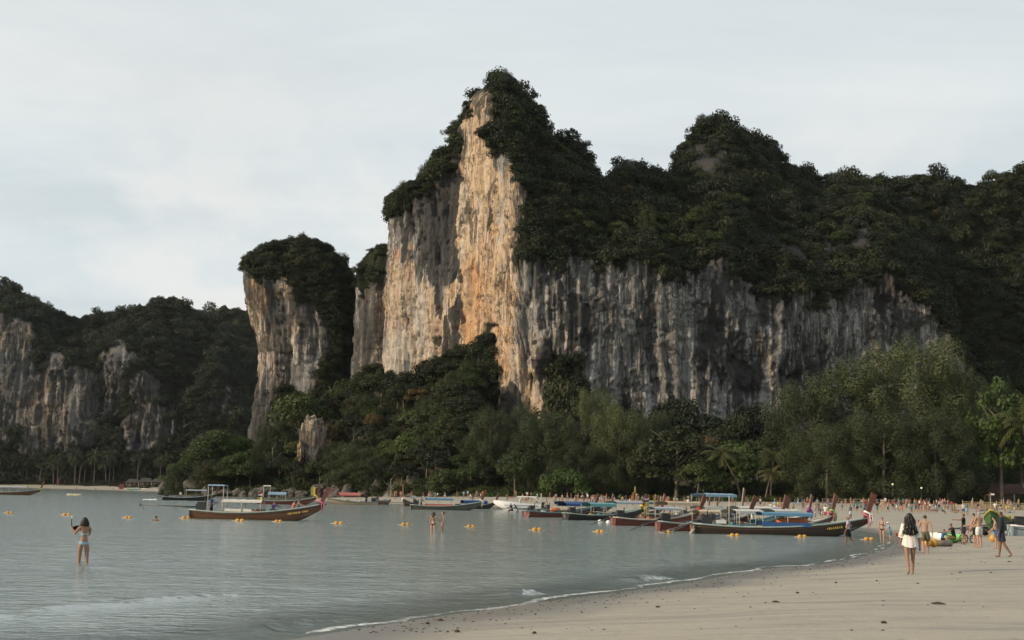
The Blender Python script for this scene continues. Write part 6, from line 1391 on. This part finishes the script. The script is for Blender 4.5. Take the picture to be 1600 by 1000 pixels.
# ---- green boat on its trailer
gx_, gy_ = xat(1551, 93), 93.0; gr = gz(gx_, gy_)
r, L = longtail(1567, 1541, 96.5, 91.2, 'green open boat with yellow rim raised on a trailer', hull='green', rim='yellow', prow=False, engine=None, up=.72, L=4.6, beam=1.6, float_z=gr + .55, name='green_boat', group=None)
tr_ = empty('boat_trailer', 'two wheeled steel trailer under the green boat', 'trailer', (xat(1549, 92.4), 92.4, gr), R(200))
for s in (-1, 1):
    wh = MB().tube([(0, s * .62, .30), (0, s * .74, .30)], .30, 16).build('wheel', paint('tyre_rubber', (0.022, 0.022, 0.022), .85), tr_, True); MB().tube([(0, s * .745, .30), (0, s * .76, .30)], .15, 12).build('rim', RIM['white'], wh, True)
MB().box((0, 0, .32), (.08, 1.3, .08)).box((.5, .35, .42), (2.6, .07, .07)).box((.5, -.35, .42), (2.6, .07, .07)).box((2.2, 0, .42), (1.4, .08, .08)).build('frame', STEEL, tr_)
# ---- kayaks, roller and trolley on the sand
def kayak(px0, px1, Y0, Y1, label, cols, zoff=.0, r=.36):
    A = np.array([xat(px0, Y0), Y0]); B = np.array([xat(px1, Y1), Y1]); d = B - A; L = float(np.hypot(*d)); g = gz(*(A + d / 2)) + zoff; e = empty('kayak', label, 'kayak', (A[0], A[1], g), math.atan2(d[1], d[0]), 'kayaks at the water edge')
    q = [(L * t, 0, r * .62 + .22 * (abs(t - .5) * 2) ** 3) for t in np.linspace(0, 1, 14)]; rr = [max(.03, r * (1 - abs(2 * t - 1) ** 2.6)) for t in np.linspace(0, 1, 14)]
    k = int(len(q) * .5); MB().tube(q[:k + 1], rr[:k + 1], 12, .62).build('hull_front', cols[0], e, True); MB().tube(q[k:], rr[k:], 12, .62).build('hull_rear', cols[1], e, True)
    MB().box((L * .42, 0, r * 1.02), (.6, r * 1.1, .16)).build('seat', CLOTH['black'], e); MB().box((L * .66, 0, r * 1.02), (.6, r * 1.1, .14)).build('seat', CLOTH['black'], e)
GRN = paint('kayak_green', (0.16, 0.45, 0.13), .4, .1, 3); WHT = paint('kayak_white', (0.66, 0.67, 0.62), .4, .1, 3); ORG = paint('kayak_orange', (0.58, 0.14, 0.08), .4, .1, 3)
kayak(1452, 1508, 84, 80, 'green and white two seat kayak lying on the sand by the seated people', (WHT, GRN), 0, .50)
kayak(1398, 1432, 92, 95, 'orange red kayak at the waterline beyond the woman in white', (ORG, ORG))
e = empty('beach_roller', 'long wooden roller pole with yellow floats on its end in front of the kayak', 'roller', (xat(1459, 74), 74, gz(xat(1459, 74), 74)), R(20))
MB().tube([(0, 0, .2), (1.2, .25, .2)], .16, 9).build('pole', WOOD['deck'], e, True); FLOATM = paint('float_yellow', (0.48, 0.25, 0.035), .45, .12, 4, .4)
for dx in (-.38, -.02): MB().ball((dx, 0, .22), .22, 10, 7).build('float', FLOATM, e, True)
e = empty('kayak_trolley', 'small two wheeled kayak trolley beside the person in black', 'trolley', (xat(1513, 80), 80, gz(xat(1513, 80), 80)), R(5))
for s in (-.3, .3):
    V = [(s + .24 * math.cos(a), 0, .26 + .24 * math.sin(a)) for a in np.linspace(0, 6.283, 17)]; MB().tube(V, .035, 6).build('wheel', IRON, e, True)
MB().tube([(-.3, 0, .26), (.3, 0, .26)], .025, 6).tube([(0, 0, .26), (.5, .1, .55)], .025, 6).build('frame', STEEL, e, True)
b_ = MB().ball((0, 0, 0), .24, 12, 8).build('lone_float', FLOATM, None, True); b_.location = (xat(1551, 82), 82, gz(xat(1551, 82), 82) + .2); b_['label'] = 'single yellow float lying on the sand below the green boat'; b_['category'] = 'float'
# ---- the line of paired floats
pairs = [(18, 799), (107, 802), (203, 806), (293, 807), (377, 811), (437, 812), (531, 815), (635, 817), (737, 820), (840, 825), (938, 828), (1042, 829), (1148, 834), (1253, 836), (1357, 840)]
near_ = ['leftmost in the picture near the far left boat', 'above the raised hands of the woman with the snorkel', 'left of the lone swimmer', 'at the stern of the brown longtail', 'under the middle of the brown longtail', 'under the bow of the brown longtail', 'in open water right of the brown longtail', 'just left of the two bathers',
         'just right of the two bathers', 'below the teal rimmed longtail', 'below the longtail with the turquoise canopy', 'below the red hulled longtail', 'at the stern of the big dark longtail', 'under the blue canopy of the big dark longtail', 'at the waterline under the prow of the big longtail']
fb = MB().ball((0, 0, 0), (.215, .20, .19), 12, 8).mesh('float_ball', FLOATM, True)
for (px, py), wh in zip(pairs, near_):
    Y = EYE * FPX / (py + 3 - horizon(px)); Y = min(Y, 116); x = xat(px, Y); e = empty('float_pair', 'pair of yellow floats ' + wh, 'floats', (x, Y, .05), rngP.uniform(-.3, .3), 'yellow float pairs on the bathing line'); q_ = rngP.uniform(.64, .78); e.scale = (q_, q_, q_)
    for s in (-.22, .22): q = link('float', fb, e); q.location = (s, 0, .0)
    MB().tube([(-.75, 0, -.04), (.75, 0, -.04)], .03, 5).build('rope', ROPE, e, True)
wf = MB().ball((0, 0, 0), .22, 10, 7).mesh('white_float', RIM['white'], True)
for px, py, lab in ((851, 807, 'left'), (860, 808, 'right'), (893, 811, 'left'), (938, 816, 'left'), (951, 817, 'right')):
    Y = EYE * FPX / (py - horizon(px)); o = link('white_float', wf); o.location = (xat(px, Y), Y, .06)
    o['label'] = {851: 'left of two white floats below the red sided longtail', 860: 'right of two white floats below the red sided longtail', 893: 'single white float between the two moored longtail sterns', 938: 'left of two white floats beside the reddish longtail stern', 951: 'right of two white floats touching the reddish longtail stern'}[px]; o['category'] = 'float'; o['group'] = 'white mooring floats'
e = empty('float_ring', 'pale yellow string of floats drifting far out on the left', 'floats', (xat(117, 330), 330, .1)); q = MB()
for k in range(14): a = 6.28 * k / 14; MB().ball((1.5 * math.cos(a), .8 * math.sin(a), .05), .24, 6, 5).build('float', paint('float_pale', (0.55, 0.50, 0.28), .6), e, True)
# ================================================================ SHORE DETAILS
rngM = np.random.default_rng(21)
rock_dark = NT('boulder_mat'); P_ = rock_dark.objc()
rock_dark.set(Base_Color=rock_dark.mix(rock_dark.noise(P_, 1.5, 7, .7), (0.02, 0.02, 0.018), (0.13, 0.12, 0.10)), Roughness=.92); rock_dark.bump(rock_dark.noise(P_, 3, 6, .7), .8, .15)
def rock_mesh(seed, squash=.8):
    rng = np.random.default_rng(seed); q = MB().ball((0, 0, 0), 1.0, 22, 15); V = np.array(q.v)
    f = 1 + .38 * fbm(V[:, 0] * 1.1 + seed, V[:, 1] * 1.1, V[:, 2] * 1.1, 4, seed); V = V * f[:, None] * np.array([1, .9, squash]); q.v = [tuple(v) for v in V]; return q.mesh('boulder', rock_dark.m, False)
rocks = [rock_mesh(s, z) for s, z in ((1, .8), (2, 1.0), (3, .65), (4, 1.15))]
for px, Y, w, h, lab in [(408, 418, 5.5, 3.6, 'pale slanting boulder at the water behind the brown longtail'), (424, 420, 3.5, 2.6, 'dark boulder beside the pale slanting one'), (452, 412, 4.0, 3.0, 'broad dark boulder right of the pale slanting one'), (472, 408, 3.5, 2.2, 'low boulder above the prow of the brown longtail'),
                         (500, 404, 5, 4.5, 'dark rock bank behind the prow of the brown longtail'), (524, 400, 4.5, 4.0, 'dark rock bank above the cream hulled longtail'), (548, 398, 4.5, 3.6, 'rounded dark rock above the pinkish red awning'), (590, 392, 3.6, 5.2, 'upright pale faced rock above the middle far boats'), (572, 394, 4, 3.2, 'dark rock left of the upright pale rock'),
                         (645, 384, 3.2, 3.4, 'small dark rock at the edge of the far sand'), (330, 430, 5, 3.2, 'boulder at the water on the left of the headland'), (352, 428, 5.5, 3.0, 'low dark boulder behind the stern awning of the brown longtail'), (376, 424, 4.5, 2.6, 'low boulder left of the pale slanting boulder'), (300, 436, 4.5, 3.6, 'dark boulder behind the black longtail'), (285, 440, 4, 3.0, 'leftmost dark boulder of the headland')]:
    o = link('boulder', rocks[int(rngM.integers(4))]); x = xat(px, Y); o.location = (x, Y, gz(x, Y) + .2 * h); o.scale = (w * .62, w * .55, h * .62); o.rotation_euler = (0, 0, rngM.random() * 6.28); o['label'] = lab; o['category'] = 'boulder'; o['group'] = 'boulders along the headland'
o = link('sea_stack', rock_mesh(9, 1.0)); Y = 640; x = xat(265, Y); o.location = (x, Y, 2.2); o.scale = (4.6, 4.2, 4.4); o['label'] = 'small undercut rock stack with a bushy top left of the headland'; o['category'] = 'rock'
link('bush_top', bush_proto(990, M_broad, 6), o).location = (0, 0, .55)
# pale outcrop showing through the headland trees
def outcrop(px, top, bot, w, Y, label, tint):
    p0, p1 = at(px, bot, Y), at(px, top, Y); q = MB().ball((0, 0, 0), 1.0, 40, 36); V = np.array(q.v); f = 1 + .25 * fbm(V[:, 0] * 2.5, V[:, 1] * 2.5, V[:, 2] * .8, 4, 70) + .10 * fbm(V[:, 0] * 9, V[:, 1] * 9, V[:, 2] * 1.2, 2, 71)
    f = f + .10 * np.sign(fbm(V[:, 0] * 3.1, V[:, 1] * 3.1, V[:, 2] * .9, 2, 72)) * (np.abs(V[:, 2]) < .8); V = np.sign(V) * np.abs(V) ** .80 * f[:, None]; V = V * np.array([w / 2 * Y / FPX, 3.2, (p1[2] - p0[2]) / 2]); me = mesh_np('rock_outcrop', V, np.zeros((0, 4), int), []) if False else None
    q.v = [tuple(v) for v in V]; me = q.mesh('rock_outcrop', rockM, True); n = len(V)
    for nm, val in (('orange', tint), ('stain', .22), ('veg', 0.0), ('pale', .0)): vattr(me, nm, np.full(n, val))
    o = link('rock_outcrop', me); o.location = ((p0[0] + p1[0]) / 2, Y, (p0[2] + p1[2]) / 2); o['label'] = label; o['category'] = 'rock'
outcrop(489, 654, 726, 36, 434, 'pale bare rock outcrop among the headland trees below the pillar', .45)
outcrop(471, 690, 722, 9, 432, 'narrow ochre rock beside the pale outcrop on the headland', .7)

# ---- huts under the palms and at the tree line
thatch = paint('thatch_grey', (0.045, 0.044, 0.040), .95, .3, 2); wood_ = paint('hut_wood', (0.13, 0.10, 0.07), .8, .3, 2); brownroof = paint('brown_roof', (0.05, 0.028, 0.023), .8, .25, 2)
def hut(px, Y, w, h, roof, label, rz=0.0, d=5.0):
    x = xat(px, Y); e = empty('hut', label, 'hut', (x, Y, gz(x, Y)), rz, None); e0 = h * .55
    MB().add([(-w / 2, -d / 2, e0), (w / 2, -d / 2, e0), (w / 2, d / 2, e0), (-w / 2, d / 2, e0), (-w * .32, 0, h), (w * .32, 0, h), (-w / 2, -d / 2, e0 - .18), (w / 2, -d / 2, e0 - .18), (w / 2, d / 2, e0 - .18), (-w / 2, d / 2, e0 - .18)], [(0, 1, 5, 4), (2, 3, 4, 5), (1, 2, 5), (3, 0, 4), (6, 7, 1, 0), (7, 8, 2, 1), (8, 9, 3, 2), (9, 6, 0, 3), (9, 8, 7, 6)]).build('roof', roof, e)
    MB().box((0, d * .2, e0 / 2), (w * .8, d * .5, e0)).build('wall', wood_, e)
    for sx in (-.44, -.15, .15, .44): MB().box((sx * w, -d * .42, e0 / 2), (.18, .18, e0)).build('post', POSTM, e)
for px, Y, w, h, lab in ((208, 826, 8, 4.6, 'grey roofed open hut behind the far beach boats'), (228, 820, 8, 5.0, 'grey roofed open hut near the tall far palm'), (248, 816, 8, 4.6, 'grey roofed hut right beside the sea stack')): hut(px, Y, w, h, thatch, lab)
hut(1570, 322, 9.5, 4.6, brownroof, 'dark brown roofed beach building under the bright green almond tree')
e = empty('red_board', 'red upright board under the far palms on the left', 'board', (xat(91, 868), 868, gz(xat(91, 868), 868))); MB().box((0, 0, 1.9), (1.5, .2, 3.4)).box((0, .1, .3), (.2, .2, .8)).build('panel', paint('red_paint', (0.20, 0.045, 0.03), .6), e)
e = empty('red_ring_board', 'red board with a pale centre standing at the far beach edge', 'board', (xat(190, 780), 780, gz(xat(190, 780), 780))); MB().box((0, 0, 2.0), (2.2, .2, 2.6)).build('panel', paint('red_paint', (0.20, 0.045, 0.03), .6), e); MB().box((0, -.115, 2.0), (1.0, .02, 1.2)).build('centre', thatch, e)
for i, (px, ln, c, lab) in enumerate(((205, 4, 'green', 'green kayak lying on the far beach, left one'), (214, 5, 'turq', 'turquoise boat lying on the far beach'), (226, 4, 'white', 'white kayak lying on the far beach, right one'))):
    Y = 782; x = xat(px, Y); e = empty('far_kayak', lab, 'kayak', (x, Y, gz(x, Y)), .1); MB().tube([(ln * (t - .5), 0, .35 + .25 * (2 * t - 1) ** 4) for t in np.linspace(0, 1, 8)], [max(.08, .45 * (1 - abs(2 * t - 1) ** 2.5)) for t in np.linspace(0, 1, 8)], 8, .7).build('hull', {'green': GRN, 'turq': TARP['turquoise'], 'white': WHT}[c], e, True)
# ---- bamboo fence at the right, posts, lamps
bam = paint('bamboo', (0.30, 0.25, 0.15), .7, .25, 3)
fn_ = empty('bamboo_fence', 'pale bamboo fence with tall posts behind the sunbathers', 'fence', (0, 0, 0))
fx = [(1504, 256), (1520, 252), (1536, 249), (1548, 247), (1557, 246), (1568, 244), (1580, 242), (1592, 240), (1606, 238), (1622, 236)]
FP = [(xat(p, y), y, gz(xat(p, y), y)) for p, y in fx]
for i, (x, y, z) in enumerate(FP): MB().tube([(x, y, z - .2), (x, y, z + (1.9 if i % 2 else 1.45))], .07, 6).build('post', bam, fn_, True)
sl = MB()
for (x0, y0, z0), (x1, y1, z1) in zip(FP[:-1], FP[1:]):
    for zz in (.35, .85, 1.15): MB().tube([(x0, y0 - .09, z0 + zz), (x1, y1 - .09, z1 + zz)], .04, 5).build('rail', bam, fn_, True)
    n = 16
    for k in range(n):
        t = (k + .5) / n; sl.box((x0 + (x1 - x0) * t, y0 + (y1 - y0) * t, z0 + (z1 - z0) * t + .48), (.06, .03, .92 + .08 * ((k * 7) % 3)))
sl.build('slats', paint('old_bamboo', (0.20, 0.175, 0.11), .85, .3, 3), fn_, kind='stuff')
f2 = empty('log_fence', 'low dark log fence behind the dense crowd under the casuarinas', 'fence', (0, 0, 0)); FP = [(xat(p, y), y) for p, y in ((1285, 306), (1310, 304), (1335, 302), (1360, 300), (1385, 299), (1410, 298))]
for i, (x, y) in enumerate(FP): MB().tube([(x, y, gz(x, y) - .2), (x, y, gz(x, y) + 1.2)], .09, 6).build('post', wood_, f2, True)
for (x0, y0), (x1, y1) in zip(FP[:-1], FP[1:]):
    for zz in (.55, 1.05): MB().tube([(x0, y0 - .1, gz(x0, y0) + zz), (x1, y1 - .1, gz(x1, y1) + zz)], .06, 5).build('rail', wood_, f2, True)
globe = NT('lamp_globe'); globe.set(Base_Color=(0.8, 0.72, 0.5), Emission_Color=(1.0, 0.82, 0.5), Emission_Strength=.3)
for px, Y, h, lab in ((1395, 296, 4.3, 'globe lamp on a dark pole above the crowd under the tallest casuarina'), (1440, 292, 3.6, 'globe lamp on a dark pole right of the dense crowd')):
    x = xat(px, Y); e = empty('globe_lamp', lab, 'lamp post', (x, Y, gz(x, Y)), 0, 'globe lamps along the beach'); MB().tube([(0, 0, 0), (0, 0, h - .25)], .05, 6).build('pole', IRON, e, True); MB().ball((0, 0, h), .19, 10, 7).build('globe', globe.m, e, True)
x = xat(1548, 246); e = empty('flood_lamp', 'pole with a white floodlight on a crossbar at the bamboo fence', 'lamp post', (x, 246, gz(x, 246))); MB().tube([(0, 0, 0), (0, 0, 2.9)], .05, 6).box((0, 0, 2.45), (1.5, .06, .06)).build('pole', bam, e); MB().box((.35, -.1, 2.55), (.5, .2, .28)).build('lamp_head', RIM['white'], e)
# ---- things the tide left on the sand
husk = paint('husk_brown', (0.055, 0.038, 0.024), .9, .4, 12)
hm = []
for s in range(4):
    q = MB().ball((0, 0, 0), 1.0, 10, 7); V = np.array(q.v); V = V * (1 + .35 * fbm(V[:, 0] * 1.6 + s, V[:, 1] * 1.6, V[:, 2] * 1.6, 3, 80 + s))[:, None]; q.v = [tuple(v) for v in V]; hm.append(q.mesh('husk', husk, True))
def on_sand(px, py):
    d = ray(px, py); t = (EYE - .4) / -d[2]
    for _ in range(8): p = np.array([0, 0, EYE]) + d * t; t += (p[2] - gz(p[0], p[1])) / -d[2] * .9
    return np.array([0, 0, EYE]) + d * t
for px, py, sx, sy, lab in ((1466, 944, .16, .05, 'longest brown husk lying on the sand right of the footprints'), (1381, 974, .06, .05, 'dark pebble low on the sand at the bottom right'), (1306, 911, .05, .04, 'dark lump on the sand left of the woman in white'), (1246, 927, .05, .04, 'dark shell on the sand left of centre right'), (1212, 941, .09, .035, 'brown leaf in the middle of the sand'), (715, 988, .06, .05, 'dark stone on the lower left sand near the water'),
                            (1028, 949, .06, .03, 'small brown leaf on the sand above the streaks'), (835, 990, .05, .04, 'dark stone at the bottom of the sand'), (1464, 850, .09, .06, 'dark clump on the sand below the roller pole'), (1471, 851, .05, .04, 'small clump right of the dark one below the roller pole'), (1486, 857, .06, .03, 'brown scrap on the sand right of the woman in white'), (1507, 851, .06, .03, 'brown scrap on the sand left of the men'), (1577, 878, .09, .03, 'flat brown leaf on the sand right of the walking man'), (1370, 908, .04, .03, 'small pebble near the feet of the woman in white'), (1434, 912, .04, .03, 'small dark pebble below the woman in white'), (1500, 895, .05, .03, 'brown husk on the open sand between woman and man'), (1548, 895, .05, .02, 'thin leaf on the sand below the walking man'), (688, 970, .07, .05, 'dark stone at the tide line'), (668, 975, .05, .04, 'small stone left on the tide line')):
    p = on_sand(px, py); o = link('beach_husk', hm[int(rngM.integers(4))]); o.location = (p[0], p[1], gz(p[0], p[1]) + .012); o.scale = (sx * .75, sx * .5, sy * .6); o.rotation_euler = (0, 0, rngM.uniform(-.4, .4)); o['label'] = lab; o['category'] = 'debris'; o['group'] = 'bits left by the tide on the sand'
pts, rot, scl = [], [], []
for _ in range(900):
    i = rngM.integers(12, 50); a, b = SHORE[i], SHORE[i + 1]; t = rngM.random(); d = b - a; nrm = np.array([d[1], -d[0]]) / np.hypot(*d); w = abs(rngM.normal()) * 1.5 + .15 if rngM.random() < .72 else rngM.uniform(.3, 16)
    p = a + d * t + nrm * w
    if p[1] < 16 or p[1] > 90: continue
    s_ = rngM.uniform(.006, .020) * (1 + p[1] / 90); pts.append((p[0], p[1], 0)); rot.append((0, 0, rngM.random() * 6.28)); scl.append((s_ * 1.4, s_, s_ * .6))
pa = np.array(pts); pa[:, 2] = ground_z(pa[:, 0], pa[:, 1])
o = scatter('tide_litter', pa, rot, scl, hm[1], kind='stuff'); o['label'] = 'small dark shells and scraps along the tide line'

# ================================================================ AIR
hz = bpy.data.materials.new('haze_mat'); hz.use_nodes = True; ht = hz.node_tree; ht.nodes.clear()
ho = ht.nodes.new('ShaderNodeOutputMaterial'); hv = ht.nodes.new('ShaderNodeVolumePrincipled'); hv.inputs['Color'].default_value = (0.90, 0.95, 1.0, 1); hv.inputs['Density'].default_value = 1.8e-5; hv.inputs['Anisotropy'].default_value = 0.0
ht.links.new(hv.outputs[0], ho.inputs['Volume'])
MB().box((650, 2470, 76), (4800, 5200, 162)).build('haze', hz, None, kind='stuff')

# ================================================================ LABELS
# things that look alike are told apart by their place along the row, counted from the left of the photograph
_ones = 'first second third fourth fifth sixth seventh eighth ninth tenth eleventh twelfth thirteenth fourteenth fifteenth sixteenth seventeenth eighteenth nineteenth'.split()
def ordinal(n):
    if n < 20: return _ones[n - 1]
    t = {2: 'twent', 3: 'thirt', 4: 'fort', 5: 'fift', 6: 'sixt'}[n // 10]
    return t + 'ieth' if n % 10 == 0 else t + 'y-' + _ones[n % 10 - 1]
_by = {}
for o in scene.objects:
    if o.parent is None and 'category' in o.keys() and o.get('label'): _by.setdefault(o['label'], []).append(o)
for lab, os_ in _by.items():
    if len(os_) < 2: continue
    os_.sort(key=lambda o: project(np.array([o.location[:]]))[0][0])
    for i, o in enumerate(os_): o['label'] = '%s from the left, %s' % (ordinal(i + 1), lab)
